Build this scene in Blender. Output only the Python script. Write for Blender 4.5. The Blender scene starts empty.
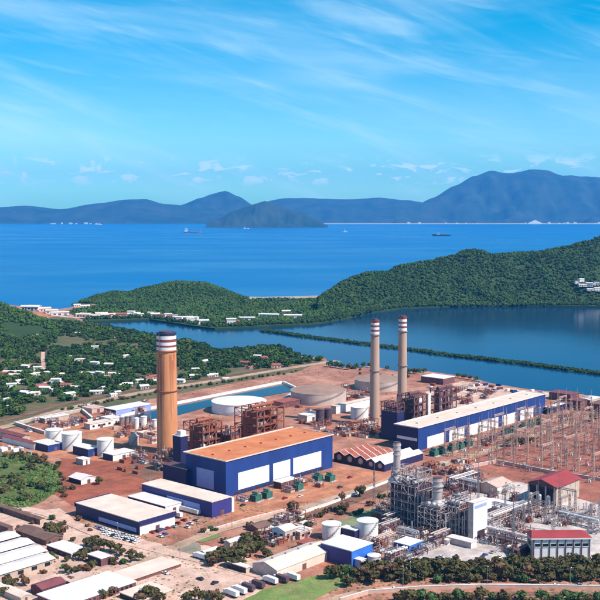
import bpy, bmesh, math, random
import numpy as np
from mathutils import Vector, Matrix, noise as mnoise

rad = math.radians
scene = bpy.context.scene
COL = scene.collection

# ------------------------------------------------------------------ camera
F_PX = 1050.0          # focal length in pixels of the 600 px photograph
HORIZON = 210.0        # horizon row
G = 3.0                # level of the plant's ground above the water
CAM_Z = 203.0
PITCH = math.atan((300 - HORIZON) / F_PX)
cam_data = bpy.data.cameras.new('camera')
cam = bpy.data.objects.new('camera', cam_data)
COL.objects.link(cam)
cam.location = (0, 0, CAM_Z)
cam.rotation_euler = (math.pi / 2 - PITCH, 0, 0)
cam_data.sensor_width = 36
cam_data.lens = 36 * F_PX / 600
cam_data.clip_start = 1
cam_data.clip_end = 90000
scene.camera = cam

# ------------------------------------------------------------------ light
SUN_EL, SUN_AZ = 47.0, 117.0     # azimuth clockwise from the view direction (+Y)
world = bpy.data.worlds.new('World')
scene.world = world
world.use_nodes = True
wn, wl = world.node_tree.nodes, world.node_tree.links
wn.clear()


def node(nodes, kind, **kw):
    n = nodes.new(kind)
    for k, v in kw.items():
        if k == 'inp':
            for i, val in v.items():
                n.inputs[i].default_value = val
        else:
            setattr(n, k, v)
    return n


def build_world():
    out = node(wn, 'ShaderNodeOutputWorld')
    bg = node(wn, 'ShaderNodeBackground', inp={'Strength': 0.105})
    sky = node(wn, 'ShaderNodeTexSky', sky_type='NISHITA', sun_disc=False,
               sun_elevation=rad(SUN_EL), sun_rotation=rad(SUN_AZ),
               air_density=1.0, dust_density=0.1, ozone_density=3.0, altitude=150)
    hs = node(wn, 'ShaderNodeHueSaturation', inp={'Hue': 0.478, 'Saturation': 1.75, 'Value': 1.0})
    wl.new(sky.outputs[0], hs.inputs['Color'])
    grade = node(wn, 'ShaderNodeMixRGB', blend_type='MULTIPLY', inp={'Fac': 1.0})
    # direction -> (azimuth, elevation) so that thin cirrus can lie in long tilted streaks
    tc = node(wn, 'ShaderNodeTexCoord')
    sep = node(wn, 'ShaderNodeSeparateXYZ')
    wl.new(tc.outputs['Generated'], sep.inputs[0])
    az = node(wn, 'ShaderNodeMath', operation='ARCTAN2')
    wl.new(sep.outputs['X'], az.inputs[0]); wl.new(sep.outputs['Y'], az.inputs[1])
    el = node(wn, 'ShaderNodeMath', operation='ARCSINE')
    wl.new(sep.outputs['Z'], el.inputs[0])
    # clear tropical air: cyan near the horizon, deeper blue higher up
    er = node(wn, 'ShaderNodeMapRange', inp={'From Min': 0.0, 'From Max': 0.19, 'To Min': 0.0, 'To Max': 1.0})
    wl.new(el.outputs[0], er.inputs[0])
    gm = node(wn, 'ShaderNodeMixRGB', inp={'Color1': (0.34, 1.00, 1.12, 1), 'Color2': (1.35, 0.92, 1.03, 1)})
    wl.new(er.outputs[0], gm.inputs['Fac'])
    wl.new(hs.outputs[0], grade.inputs['Color1'])
    wl.new(gm.outputs[0], grade.inputs['Color2'])
    comb = node(wn, 'ShaderNodeCombineXYZ')
    wl.new(az.outputs[0], comb.inputs[0]); wl.new(el.outputs[0], comb.inputs[1])
    fac = None

    def layer(rot, scale, detail, lo, hi, gain, seed):
        mr_ = node(wn, 'ShaderNodeMapping', inp={'Rotation': (0, 0, rot)})
        wl.new(comb.outputs[0], mr_.inputs['Vector'])
        mp = node(wn, 'ShaderNodeMapping', inp={'Location': seed, 'Scale': scale})
        wl.new(mr_.outputs[0], mp.inputs['Vector'])
        nz = node(wn, 'ShaderNodeTexNoise', inp={'Scale': 1.0, 'Detail': detail, 'Roughness': 0.55, 'Distortion': 0.6})
        wl.new(mp.outputs[0], nz.inputs['Vector'])
        mr = node(wn, 'ShaderNodeMapRange', interpolation_type='SMOOTHSTEP',
                  inp={'From Min': lo, 'From Max': hi, 'To Min': 0.0, 'To Max': gain})
        wl.new(nz.outputs[0], mr.inputs[0])
        return mr.outputs[0]

    outs = [layer(rad(17), (5, 34, 1), 5, 0.50, 0.84, 0.40, (3.1, 1.7, 0)),
            layer(rad(12), (8, 70, 1), 6, 0.54, 0.86, 0.22, (9.4, 4.0, 0)),
            layer(rad(20), (3.0, 15, 1), 6, 0.50, 0.85, 0.30, (1.0, 8.3, 0)),
            layer(rad(4), (2.5, 16, 1), 5, 0.42, 0.78, 0.28, (5.7, 2.9, 0))]
    acc = outs[0]
    for o in outs[1:]:
        m = node(wn, 'ShaderNodeMath', operation='ADD')
        wl.new(acc, m.inputs[0]); wl.new(o, m.inputs[1]); acc = m.outputs[0]
    # small fair-weather puffs low over the far hills (elevation 1.5 to 3 degrees)
    band = node(wn, 'ShaderNodeMapRange', interpolation_type='SMOOTHSTEP',
                inp={'From Min': 0.020, 'From Max': 0.032, 'To Min': 0, 'To Max': 1})
    wl.new(el.outputs[0], band.inputs[0])
    band2 = node(wn, 'ShaderNodeMapRange', interpolation_type='SMOOTHSTEP',
                 inp={'From Min': 0.036, 'From Max': 0.056, 'To Min': 1, 'To Max': 0})
    wl.new(el.outputs[0], band2.inputs[0])
    puff = layer(0, (42, 110, 1), 3, 0.535, 0.63, 0.85, (2.3, 5.1, 0))
    m1 = node(wn, 'ShaderNodeMath', operation='MULTIPLY'); wl.new(band.outputs[0], m1.inputs[0]); wl.new(band2.outputs[0], m1.inputs[1])
    m2 = node(wn, 'ShaderNodeMath', operation='MULTIPLY'); wl.new(m1.outputs[0], m2.inputs[0]); wl.new(puff, m2.inputs[1])
    m3 = node(wn, 'ShaderNodeMath', operation='ADD', use_clamp=True); wl.new(acc, m3.inputs[0]); wl.new(m2.outputs[0], m3.inputs[1])
    # clouds fade out below the horizon
    mix = node(wn, 'ShaderNodeMixRGB', inp={'Color2': (6.6, 8.2, 8.8, 1)})
    wl.new(m3.outputs[0], mix.inputs['Fac'])
    wl.new(grade.outputs[0], mix.inputs['Color1'])
    wl.new(mix.outputs[0], bg.inputs['Color'])
    wl.new(bg.outputs[0], out.inputs['Surface'])


build_world()
sun_data = bpy.data.lights.new('sun', 'SUN')
sun_data.energy = 5.0
sun_data.angle = rad(0.53)
sun_data.color = (1.0, 0.92, 0.82)
sun = bpy.data.objects.new('sun', sun_data)
COL.objects.link(sun)
_s = Vector((math.sin(rad(SUN_AZ)) * math.cos(rad(SUN_EL)), math.cos(rad(SUN_AZ)) * math.cos(rad(SUN_EL)), math.sin(rad(SUN_EL))))
sun.rotation_euler = (-_s).to_track_quat('-Z', 'Y').to_euler()
sun.location = (400, 300, 600)

scene.render.engine = 'CYCLES'
scene.view_settings.view_transform = 'Standard'
scene.view_settings.look = 'None'
scene.view_settings.gamma = 1
scene.view_settings.use_curve_mapping = False
scene.view_settings.exposure = 0.46
scene.cycles.use_denoising = True
scene.cycles.max_bounces = 6
scene.cycles.volume_bounces = 1
scene.cycles.caustics_reflective = False
scene.cycles.caustics_refractive = False

# ------------------------------------------------------------------ pixels to places
_sp, _cp = math.sin(PITCH), math.cos(PITCH)


def ray(x, y):
    a, b = (x - 300) / F_PX, (300 - y) / F_PX
    return Vector((a, _cp + b * _sp, -_sp + b * _cp))


def P(x, y, z=G):
    """Where the pixel's ray meets the level z."""
    d = ray(x, y)
    t = (z - CAM_Z) / d.z
    return Vector((d.x * t, d.y * t, z))


def at_depth(x, y, dist):
    """The point on the pixel's ray at ground distance dist along +Y."""
    d = ray(x, y)
    t = dist / d.y
    return Vector((d.x * t, dist, CAM_Z + d.z * t))


def proj(p):
    dz = p[2] - CAM_Z
    fwd = p[1] * _cp - dz * _sp
    up = p[1] * _sp + dz * _cp
    return 300 + F_PX * p[0] / fwd, 300 - F_PX * up / fwd


def bisect(fn, lo, hi):
    flo = fn(lo)
    for _ in range(50):
        m = (lo + hi) / 2
        if (fn(m) > 0) == (flo > 0):
            lo = m
        else:
            hi = m
    return (lo + hi) / 2


PHI = 48.6       # bearing of the plant grid: local x runs right and away, local y left and away


def axes(phi):
    return Vector((math.cos(rad(phi)), math.sin(rad(phi)), 0)), Vector((-math.sin(rad(phi)), math.cos(rad(phi)), 0))


def size_from_px(near, ax, bx, topy, phi=PHI):
    """Near ground corner + the pixel columns where its two walls end + the row of its eave -> metres."""
    c = P(*near)
    A, B = axes(phi)
    la = bisect(lambda t: proj(c + A * t)[0] - ax, 0.1, 900)
    lb = bisect(lambda t: proj(c + B * t)[0] - bx, 0.1, 900)
    h = bisect(lambda t: proj(c + Vector((0, 0, t)))[1] - topy, 0.05, 300)
    return c, la, lb, h


# ------------------------------------------------------------------ materials
MATS = {}


def mat(name, col, col2=None, rough=0.8, scale=0.15, detail=5, metallic=0.0, bump=0.0, bump_scale=None, spread=0.25, stretch=None, spec=0.3, tint=False, ground=0.0):
    if name in MATS:
        return MATS[name]
    m = bpy.data.materials.new(name)
    m.use_nodes = True
    nd, lk = m.node_tree.nodes, m.node_tree.links
    bs = nd['Principled BSDF']
    bs.inputs['Roughness'].default_value = rough
    bs.inputs['Metallic'].default_value = metallic
    bs.inputs['Specular IOR Level'].default_value = spec
    if col2 is None:
        col2 = tuple(c * (1 - spread) for c in col)
    geo = nd.new('ShaderNodeNewGeometry')
    mp = nd.new('ShaderNodeMapping')
    mp.inputs['Scale'].default_value = stretch or (1, 1, 1)
    lk.new(geo.outputs['Position'], mp.inputs['Vector'])
    nz = nd.new('ShaderNodeTexNoise')
    nz.inputs['Scale'].default_value = scale
    nz.inputs['Detail'].default_value = detail
    nz.inputs['Roughness'].default_value = 0.6
    lk.new(mp.outputs[0], nz.inputs['Vector'])
    rp = nd.new('ShaderNodeMapRange')
    rp.inputs['From Min'].default_value = 0.34
    rp.inputs['From Max'].default_value = 0.66
    lk.new(nz.outputs[0], rp.inputs[0])
    mx = nd.new('ShaderNodeMixRGB')
    mx.inputs['Color1'].default_value = (*col, 1)
    mx.inputs['Color2'].default_value = (*col2, 1)
    lk.new(rp.outputs[0], mx.inputs['Fac'])
    last = mx.outputs[0]
    if ground:
        # coarse blotches, grain, wheel tracks along the plant grid and thin weeds
        for sc, st, lo, hi, rz in ((0.11, (1, 1, 1), .80, 1.14, 0), (0.9, (1, 1, 1), .80, 1.16, 0), (0.16, (.05, 1, 1), .86, 1.10, 48.6), (0.12, (1, .06, 1), .90, 1.08, 48.6)):
            mpg = nd.new('ShaderNodeMapping')
            mpg.inputs['Rotation'].default_value = (0, 0, -rad(rz))
            lk.new(geo.outputs['Position'], mpg.inputs['Vector'])
            mps = nd.new('ShaderNodeMapping')
            mps.inputs['Scale'].default_value = st
            lk.new(mpg.outputs[0], mps.inputs['Vector'])
            ng = nd.new('ShaderNodeTexNoise')
            ng.inputs['Scale'].default_value = sc
            ng.inputs['Detail'].default_value = 6
            ng.inputs['Roughness'].default_value = .65
            lk.new(mps.outputs[0], ng.inputs['Vector'])
            mg = nd.new('ShaderNodeMapRange')
            mg.inputs['From Min'].default_value = .35
            mg.inputs['From Max'].default_value = .65
            mg.inputs['To Min'].default_value = lo
            mg.inputs['To Max'].default_value = hi
            lk.new(ng.outputs[0], mg.inputs[0])
            mm = nd.new('ShaderNodeMixRGB')
            mm.blend_type = 'MULTIPLY'
            mm.inputs['Fac'].default_value = 1
            lk.new(last, mm.inputs['Color1'])
            lk.new(mg.outputs[0], mm.inputs['Color2'])
            last = mm.outputs[0]
        nw = nd.new('ShaderNodeTexNoise')
        nw.inputs['Scale'].default_value = .075
        nw.inputs['Detail'].default_value = 8
        nw.inputs['Roughness'].default_value = .72
        lk.new(geo.outputs['Position'], nw.inputs['Vector'])
        mw = nd.new('ShaderNodeMapRange')
        mw.inputs['From Min'].default_value = .56
        mw.inputs['From Max'].default_value = .66
        mw.inputs['To Max'].default_value = ground
        lk.new(nw.outputs[0], mw.inputs[0])
        mm = nd.new('ShaderNodeMixRGB')
        mm.inputs['Color2'].default_value = (.15, .105, .05, 1)
        lk.new(mw.outputs[0], mm.inputs['Fac'])
        lk.new(last, mm.inputs['Color1'])
        last = mm.outputs[0]
    if tint:
        at = nd.new('ShaderNodeAttribute')
        at.attribute_name = 'tint'
        m2 = nd.new('ShaderNodeMixRGB')
        m2.blend_type = 'MULTIPLY'
        m2.inputs['Fac'].default_value = 1
        lk.new(last, m2.inputs['Color1'])
        lk.new(at.outputs['Color'], m2.inputs['Color2'])
        last = m2.outputs[0]
    lk.new(last, bs.inputs['Base Color'])
    if bump:
        n2 = nd.new('ShaderNodeTexNoise')
        n2.inputs['Scale'].default_value = bump_scale or scale * 6
        n2.inputs['Detail'].default_value = 4
        lk.new(geo.outputs['Position'], n2.inputs['Vector'])
        bp = nd.new('ShaderNodeBump')
        bp.inputs['Strength'].default_value = bump
        bp.inputs['Distance'].default_value = 1.0
        lk.new(n2.outputs[0], bp.inputs['Height'])
        lk.new(bp.outputs[0], bs.inputs['Normal'])
    MATS[name] = m
    return m


def water_mat(name, col, rough, bump, scale, spec=0.3):
    m = bpy.data.materials.new(name)
    m.use_nodes = True
    nd, lk = m.node_tree.nodes, m.node_tree.links
    bs = nd['Principled BSDF']
    bs.inputs['Base Color'].default_value = (*col, 1)
    bs.inputs['Roughness'].default_value = rough
    bs.inputs['IOR'].default_value = 1.33
    bs.inputs['Specular IOR Level'].default_value = spec
    geo = nd.new('ShaderNodeNewGeometry')
    hs = []
    for sc, st in ((scale, (1, .55, 1)), (scale * 0.18, (1, .4, 1))):
        mp = nd.new('ShaderNodeMapping')
        mp.inputs['Scale'].default_value = st
        lk.new(geo.outputs['Position'], mp.inputs['Vector'])
        nz = nd.new('ShaderNodeTexNoise')
        nz.inputs['Scale'].default_value = sc
        nz.inputs['Detail'].default_value = 5
        nz.inputs['Roughness'].default_value = 0.6
        lk.new(mp.outputs[0], nz.inputs['Vector'])
        hs.append(nz)
    ad = nd.new('ShaderNodeMath')
    ad.operation = 'MULTIPLY_ADD'
    ad.inputs[1].default_value = 3.0
    lk.new(hs[1].outputs[0], ad.inputs[0])
    lk.new(hs[0].outputs[0], ad.inputs[2])
    bp = nd.new('ShaderNodeBump')
    bp.inputs['Strength'].default_value = 1.0
    bp.inputs['Distance'].default_value = bump
    lk.new(ad.outputs[0], bp.inputs['Height'])
    lk.new(bp.outputs[0], bs.inputs['Normal'])
    # wind patches: calmer and rougher water
    n3 = nd.new('ShaderNodeTexNoise')
    n3.inputs['Scale'].default_value = 0.0022
    n3.inputs['Detail'].default_value = 4
    mp = nd.new('ShaderNodeMapping')
    mp.inputs['Scale'].default_value = (0.5, 1.0, 1)
    lk.new(geo.outputs['Position'], mp.inputs['Vector'])
    lk.new(mp.outputs[0], n3.inputs['Vector'])
    cm_ = nd.new('ShaderNodeMixRGB')
    cm_.inputs['Color1'].default_value = (*[c * .78 for c in col], 1)
    cm_.inputs['Color2'].default_value = (*[c * 1.2 for c in col], 1)
    lk.new(n3.outputs[0], cm_.inputs['Fac'])
    lk.new(cm_.outputs[0], bs.inputs['Base Color'])
    r3 = nd.new('ShaderNodeMapRange')
    r3.inputs['From Min'].default_value = 0.35
    r3.inputs['From Max'].default_value = 0.65
    r3.inputs['To Min'].default_value = rough * 0.75
    r3.inputs['To Max'].default_value = rough * 1.25
    lk.new(n3.outputs[0], r3.inputs[0])
    lk.new(r3.outputs[0], bs.inputs['Roughness'])
    MATS[name] = m
    return m


sea_m = water_mat('sea_water', (0.004, 0.125, 0.320), 0.34, 0.5, 0.05, 0.18)
lagoon_m = water_mat('lagoon_water', (0.002, 0.030, 0.080), 0.13, 0.06, 0.12, 0.16)
basin_m = water_mat('basin_water', (0.006, 0.040, 0.065), 0.1, 0.02, 0.5, 0.25)

dirt = mat('bare_earth', (0.51, 0.255, 0.175), (0.30, 0.105, 0.068), rough=0.95, scale=0.022, detail=9, ground=0.6)
pale_dirt = mat('pale_sand', (0.67, 0.455, 0.36), (0.56, 0.34, 0.26), rough=0.95, scale=0.05, detail=9, ground=0.3)
red_dirt = mat('red_earth', (0.36, 0.10, 0.055), (0.25, 0.075, 0.045), rough=0.95, scale=0.06, detail=9, ground=0.35)
orange_dirt = mat('orange_earth', (0.54, 0.235, 0.125), (0.40, 0.14, 0.08), rough=0.95, scale=0.06, detail=9, ground=0.35)
switch_gravel = mat('red_gravel', (0.40, 0.15, 0.10), (0.27, 0.085, 0.06), rough=0.95, scale=0.05, detail=9, ground=0.35)
concrete_m = mat('pale_concrete', (0.62, 0.54, 0.50), (0.45, 0.36, 0.33), rough=0.9, scale=0.06, detail=9, ground=0.25)
road_m = mat('dusty_road', (0.50, 0.33, 0.24), (0.40, 0.25, 0.17), rough=0.95, scale=0.08, detail=8, ground=0.15)
brown_road = mat('brown_road', (0.24, 0.125, 0.085), (0.18, 0.09, 0.06), rough=0.95, scale=0.08, detail=8, ground=0.2)
grey_lot = mat('grey_lot', (0.23, 0.20, 0.15), (0.31, 0.26, 0.19), rough=0.95, scale=0.08, detail=8, ground=0.3)
bush_ground = mat('bush_ground', (0.085, 0.10, 0.035), (0.16, 0.12, 0.06), rough=1, scale=0.02, detail=9, ground=0.5)
hill_ground = mat('hill_ground', (0.020, 0.046, 0.012), (0.034, 0.060, 0.016), rough=1, scale=0.012, detail=8)
field_m = mat('field_grass', (0.075, 0.13, 0.028), (0.15, 0.13, 0.045), rough=1, scale=0.07, detail=9, ground=0.4)
lawn_m = mat('lawn_grass', (0.13, 0.22, 0.05), (0.22, 0.21, 0.08), rough=1, scale=0.1, detail=8, ground=0.5)
lawn_pale = mat('lawn_pale', (0.17, 0.27, 0.13), (0.28, 0.25, 0.14), rough=1, scale=0.1, detail=8, ground=0.5)
far_hill = mat('far_hill', (0.005, 0.034, 0.018), (0.036, 0.058, 0.036), rough=1, scale=0.003, detail=12)
beach_m = mat('beach_sand', (0.40, 0.36, 0.28), rough=0.95, scale=0.01)
rock_m = mat('bank_rock', (0.22, 0.17, 0.13), (0.13, 0.10, 0.08), rough=0.95, scale=0.3)

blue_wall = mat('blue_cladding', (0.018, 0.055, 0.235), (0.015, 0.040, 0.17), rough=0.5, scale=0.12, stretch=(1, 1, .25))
navy_and_shade_wall = mat('navy_and_shaded_blue_cladding', (0.022, 0.024, 0.105), (0.026, 0.024, 0.08), rough=0.55, scale=0.12, stretch=(1, 1, .25))  # own colour of navy buildings; on blue ones, shade painted on the unlit side
bright_blue = mat('bright_blue_cladding', (0.035, 0.17, 0.58), (0.03, 0.14, 0.50), rough=0.5, scale=0.2, stretch=(1, 1, .25))
violet_and_shade_wall = mat('violet_and_shaded_blue_cladding', (0.040, 0.042, 0.21), (0.04, 0.036, 0.16), rough=0.55, scale=0.2)  # own colour of the violet warehouse; painted shade on the bright blue buildings
pale_blue = mat('pale_blue_sheet', (0.32, 0.38, 0.68), (0.28, 0.33, 0.58), rough=0.5, scale=0.3)
white_panel = mat('white_sheet', (0.80, 0.79, 0.80), (0.70, 0.68, 0.68), rough=0.55, scale=0.12, stretch=(1, 1, .2))
white_paint = mat('white_paint', (0.80, 0.78, 0.76), (0.66, 0.61, 0.57), rough=0.6, scale=0.25, detail=6)
cream_roof = mat('cream_roof', (0.74, 0.60, 0.50), (0.62, 0.48, 0.39), rough=0.7, scale=0.09, detail=8)
white_roof = mat('white_roof', (0.78, 0.70, 0.67), (0.62, 0.53, 0.50), rough=0.65, scale=0.10, detail=8)
cool_roof = mat('cool_white_roof', (0.76, 0.76, 0.80), (0.62, 0.60, 0.62), rough=0.6, scale=0.12, detail=8)
rust_roof = mat('rusty_orange_roof', (0.62, 0.225, 0.09), (0.48, 0.14, 0.055), rough=0.75, scale=0.07, detail=9)
red_roof = mat('red_roof', (0.36, 0.050, 0.055), (0.25, 0.04, 0.042), rough=0.65, scale=0.12, detail=7)
brick_roof = mat('brick_red_roof', (0.36, 0.105, 0.075), (0.25, 0.07, 0.05), rough=0.8, scale=0.2, detail=7)
maroon_roof = mat('maroon_roof', (0.22, 0.065, 0.075), (0.16, 0.05, 0.055), rough=0.8, scale=0.2, detail=7)
brown_roof = mat('brown_roof', (0.20, 0.11, 0.085), (0.13, 0.075, 0.06), rough=0.85, scale=0.2, detail=7)
dark_wall = mat('dark_opening', (0.035, 0.022, 0.028), (0.05, 0.03, 0.035), rough=0.8, scale=0.4)
glass_dark = mat('dark_glass', (0.02, 0.022, 0.03), rough=0.15, scale=0.5)
beige_wall = mat('beige_wall', (0.52, 0.42, 0.34), (0.42, 0.32, 0.26), rough=0.85, scale=0.3)
pink_wall = mat('pink_wall', (0.62, 0.43, 0.36), (0.50, 0.33, 0.27), rough=0.85, scale=0.25)
tan_conc = mat('chimney_concrete', (0.50, 0.34, 0.26), (0.42, 0.265, 0.195), rough=0.85, scale=0.25, detail=7, stretch=(1, 1, .10))
orange_conc = mat('chimney_orange', (0.64, 0.285, 0.13), (0.55, 0.21, 0.092), rough=0.85, scale=0.12, detail=6, stretch=(1, 1, .28))
rust_stain = mat('chimney_rust', (0.34, 0.10, 0.045), (0.46, 0.19, 0.09), rough=0.9, scale=0.3, stretch=(1, 1, .15))
band_red = mat('band_red', (0.26, 0.065, 0.055), rough=0.7, scale=0.4)
band_white = mat('band_white', (0.78, 0.76, 0.76), rough=0.7, scale=0.4, spread=0.15)
band_navy = mat('band_navy', (0.035, 0.04, 0.10), rough=0.7, scale=0.4)
rust_steel = mat('rust_steel', (0.36, 0.115, 0.06), (0.24, 0.075, 0.045), rough=0.75, scale=0.4, detail=6)
plum_steel = mat('plum_steel', (0.19, 0.085, 0.085), (0.12, 0.05, 0.06), rough=0.7, scale=0.3, detail=6)
dark_steel = mat('dark_steel', (0.085, 0.050, 0.068), (0.12, 0.07, 0.085), rough=0.6, scale=0.2, detail=6)
pale_steel = mat('pale_steel', (0.50, 0.43, 0.42), (0.36, 0.29, 0.29), rough=0.5, metallic=0.2, scale=0.4)
grey_steel = mat('grey_steel', (0.33, 0.29, 0.30), (0.24, 0.20, 0.21), rough=0.5, metallic=0.3, scale=0.4)
silver = mat('insulated_pipe', (0.64, 0.60, 0.60), (0.48, 0.43, 0.43), rough=0.4, metallic=0.35, scale=0.5)
mast_steel = mat('mast_steel', (0.46, 0.31, 0.25), (0.36, 0.22, 0.17), rough=0.6, scale=0.5)
green_paint = mat('green_transformer', (0.045, 0.165, 0.125), (0.035, 0.12, 0.09), rough=0.5, scale=0.6)
brown_tank = mat('brown_tank_roof', (0.34, 0.215, 0.165), (0.27, 0.165, 0.125), rough=0.8, scale=0.1, detail=7)
beige_tank = mat('beige_tank', (0.56, 0.45, 0.39), (0.46, 0.36, 0.31), rough=0.7, scale=0.15, stretch=(1, 1, .3))
porcelain = mat('porcelain', (0.40, 0.26, 0.22), rough=0.35, scale=0.5)
bark = mat('bark', (0.10, 0.07, 0.05), rough=0.95, scale=1.0)
leaf_dark = mat('leaves_dark', (0.058, 0.056, 0.016), (0.092, 0.078, 0.024), rough=0.8, scale=0.35, detail=4, tint=False)
leaf_olive = mat('leaves_olive', (0.115, 0.090, 0.028), (0.080, 0.066, 0.020), rough=0.8, scale=0.35, detail=4)
leaf_green = mat('leaves_green', (0.070, 0.125, 0.030), (0.045, 0.085, 0.022), rough=0.8, scale=0.35, detail=4)
leaf_red = mat('leaves_russet', (0.16, 0.075, 0.04), (0.11, 0.065, 0.03), rough=0.8, scale=0.35, detail=4)
forest_m = mat('forest_leaves', (0.024, 0.060, 0.009), (0.056, 0.100, 0.016), rough=0.9, scale=0.011, detail=5, tint=True)
mangrove_m = mat('mangrove_leaves', (0.017, 0.046, 0.010), (0.025, 0.056, 0.013), rough=0.9, scale=0.25, detail=4, tint=True)
tyre_m = mat('tyre', (0.02, 0.02, 0.02), rough=0.9, scale=2)
car_cols = [mat('car_white', (0.78, 0.78, 0.78), rough=0.3, scale=1, spread=.05), mat('car_silver', (0.5, 0.5, 0.52), rough=0.3, metallic=.4, scale=1, spread=.05),
            mat('car_blue', (0.06, 0.10, 0.30), rough=0.3, scale=1, spread=.05), mat('car_red', (0.35, 0.03, 0.03), rough=0.3, scale=1, spread=.05),
            mat('car_dark', (0.04, 0.04, 0.05), rough=0.3, scale=1, spread=.05)]


# ------------------------------------------------------------------ mesh helpers
class MB:
    def __init__(self):
        self.v, self.f, self.m = [], [], []

    def add(self, vs, fs, mi=0):
        o = len(self.v)
        self.v += [tuple(p) for p in vs]
        for q in fs:
            self.f.append(tuple(i + o for i in q))
            self.m.append(mi)
        return self

    def box(self, x0, x1, y0, y1, z0, z1, mi=0):
        vs = [(x0, y0, z0), (x1, y0, z0), (x1, y1, z0), (x0, y1, z0), (x0, y0, z1), (x1, y0, z1), (x1, y1, z1), (x0, y1, z1)]
        return self.add(vs, [(3, 2, 1, 0), (4, 5, 6, 7), (0, 1, 5, 4), (1, 2, 6, 5), (2, 3, 7, 6), (3, 0, 4, 7)], mi)

    def cyl(self, cx, cy, z0, z1, r0, r1=None, n=24, mi=0, cap=True):
        r1 = r0 if r1 is None else r1
        vs = []
        for z, r in ((z0, r0), (z1, r1)):
            for k in range(n):
                a = 2 * math.pi * k / n
                vs.append((cx + r * math.cos(a), cy + r * math.sin(a), z))
        fs = [(k, (k + 1) % n, n + (k + 1) % n, n + k) for k in range(n)]
        if cap:
            fs += [tuple(range(n - 1, -1, -1)), tuple(range(n, 2 * n))]
        return self.add(vs, fs, mi)

    def cone(self, cx, cy, z0, z1, r, n=24, mi=0):
        vs = [(cx + r * math.cos(2 * math.pi * k / n), cy + r * math.sin(2 * math.pi * k / n), z0) for k in range(n)] + [(cx, cy, z1)]
        return self.add(vs, [(k, (k + 1) % n, n) for k in range(n)] + [tuple(range(n - 1, -1, -1))], mi)

    def dome(self, cx, cy, z0, z1, r, n=24, rings=4, mi=0):
        vs = []
        for j in range(rings):
            a = (math.pi / 2) * j / rings
            rr, zz = r * math.cos(a), z0 + (z1 - z0) * math.sin(a)
            vs += [(cx + rr * math.cos(2 * math.pi * k / n), cy + rr * math.sin(2 * math.pi * k / n), zz) for k in range(n)]
        vs.append((cx, cy, z1))
        fs = []
        for j in range(rings - 1):
            fs += [(j * n + k, j * n + (k + 1) % n, (j + 1) * n + (k + 1) % n, (j + 1) * n + k) for k in range(n)]
        fs += [((rings - 1) * n + k, (rings - 1) * n + (k + 1) % n, len(vs) - 1) for k in range(n)]
        return self.add(vs, fs, mi)

    def bar(self, p, q, w=0.3, mi=0, n=4):
        p, q = Vector(p), Vector(q)
        d = (q - p)
        if d.length < 1e-6:
            return self
        d.normalize()
        u = d.cross(Vector((0, 0, 1)))
        if u.length < 1e-3:
            u = Vector((1, 0, 0))
        u.normalize()
        w2 = d.cross(u)
        r = w / 2 * (1.414 if n == 4 else 1)
        vs = []
        for e in (p, q):
            for k in range(n):
                a = 2 * math.pi * (k + .5) / n
                vs.append(e + u * (r * math.cos(a)) + w2 * (r * math.sin(a)))
        fs = [(k, (k + 1) % n, n + (k + 1) % n, n + k) for k in range(n)] + [tuple(range(n - 1, -1, -1)), tuple(range(n, 2 * n))]
        return self.add(vs, fs, mi)

    def tube(self, p, q, r, n=10, mi=0):
        return self.bar(p, q, r * 2, mi, n)

    def gable(self, x0, x1, y0, y1, z0, zr, along='x', over=0.4, th=0.25, mi=0):
        """A pitched roof shell with closed gable triangles, its ridge along x or y."""
        o = over
        if along == 'x':
            ym = (y0 + y1) / 2
            vs = [(x0 - o, y0 - o, z0), (x1 + o, y0 - o, z0), (x1 + o, ym, zr), (x0 - o, ym, zr), (x0 - o, y1 + o, z0), (x1 + o, y1 + o, z0)]
        else:
            xm = (x0 + x1) / 2
            vs = [(x0 - o, y1 + o, z0), (x0 - o, y0 - o, z0), (xm, y0 - o, zr), (xm, y1 + o, zr), (x1 + o, y1 + o, z0), (x1 + o, y0 - o, z0)]
        up = [(a, b, c + th) for a, b, c in vs]
        V = vs + up
        return self.add(V, [(6, 7, 8, 9), (9, 8, 11, 10), (3, 2, 1, 0), (4, 5, 2, 3), (0, 1, 7, 6), (5, 4, 10, 11), (0, 6, 9, 10, 4, 3), (1, 2, 5, 11, 8, 7)], mi)

    def mesh(self, name, mats, smooth=False):
        me = bpy.data.meshes.new(name)
        me.from_pydata(self.v, [], self.f)
        for m in (mats if isinstance(mats, (list, tuple)) else [mats]):
            me.materials.append(m)
        if isinstance(mats, (list, tuple)) and len(mats) > 1:
            me.polygons.foreach_set('material_index', self.m)
        if smooth:
            me.polygons.foreach_set('use_smooth', [True] * len(self.f))
            try:
                me.set_sharp_from_angle(angle=rad(40))
            except Exception:
                pass
        me.update()
        return me

    def build(self, name, mats, parent=None, smooth=False, kind=None, label=None):
        o = bpy.data.objects.new(name, self.mesh(name, mats, smooth))
        COL.objects.link(o)
        if parent:
            o.parent = parent
        if kind:
            o['kind'] = kind
        if label:
            o['label'] = label
        return o


def tag(o, label, cat, group=None):
    o['label'] = label
    o['category'] = cat
    if group:
        o['group'] = group
    return o


def thing(name, label, cat, loc, rz=PHI, group=None):
    o = bpy.data.objects.new(name, None)
    o.empty_display_size = 2
    COL.objects.link(o)
    o.location = loc
    o.rotation_euler = (0, 0, rad(rz))
    return tag(o, label, cat, group)


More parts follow.
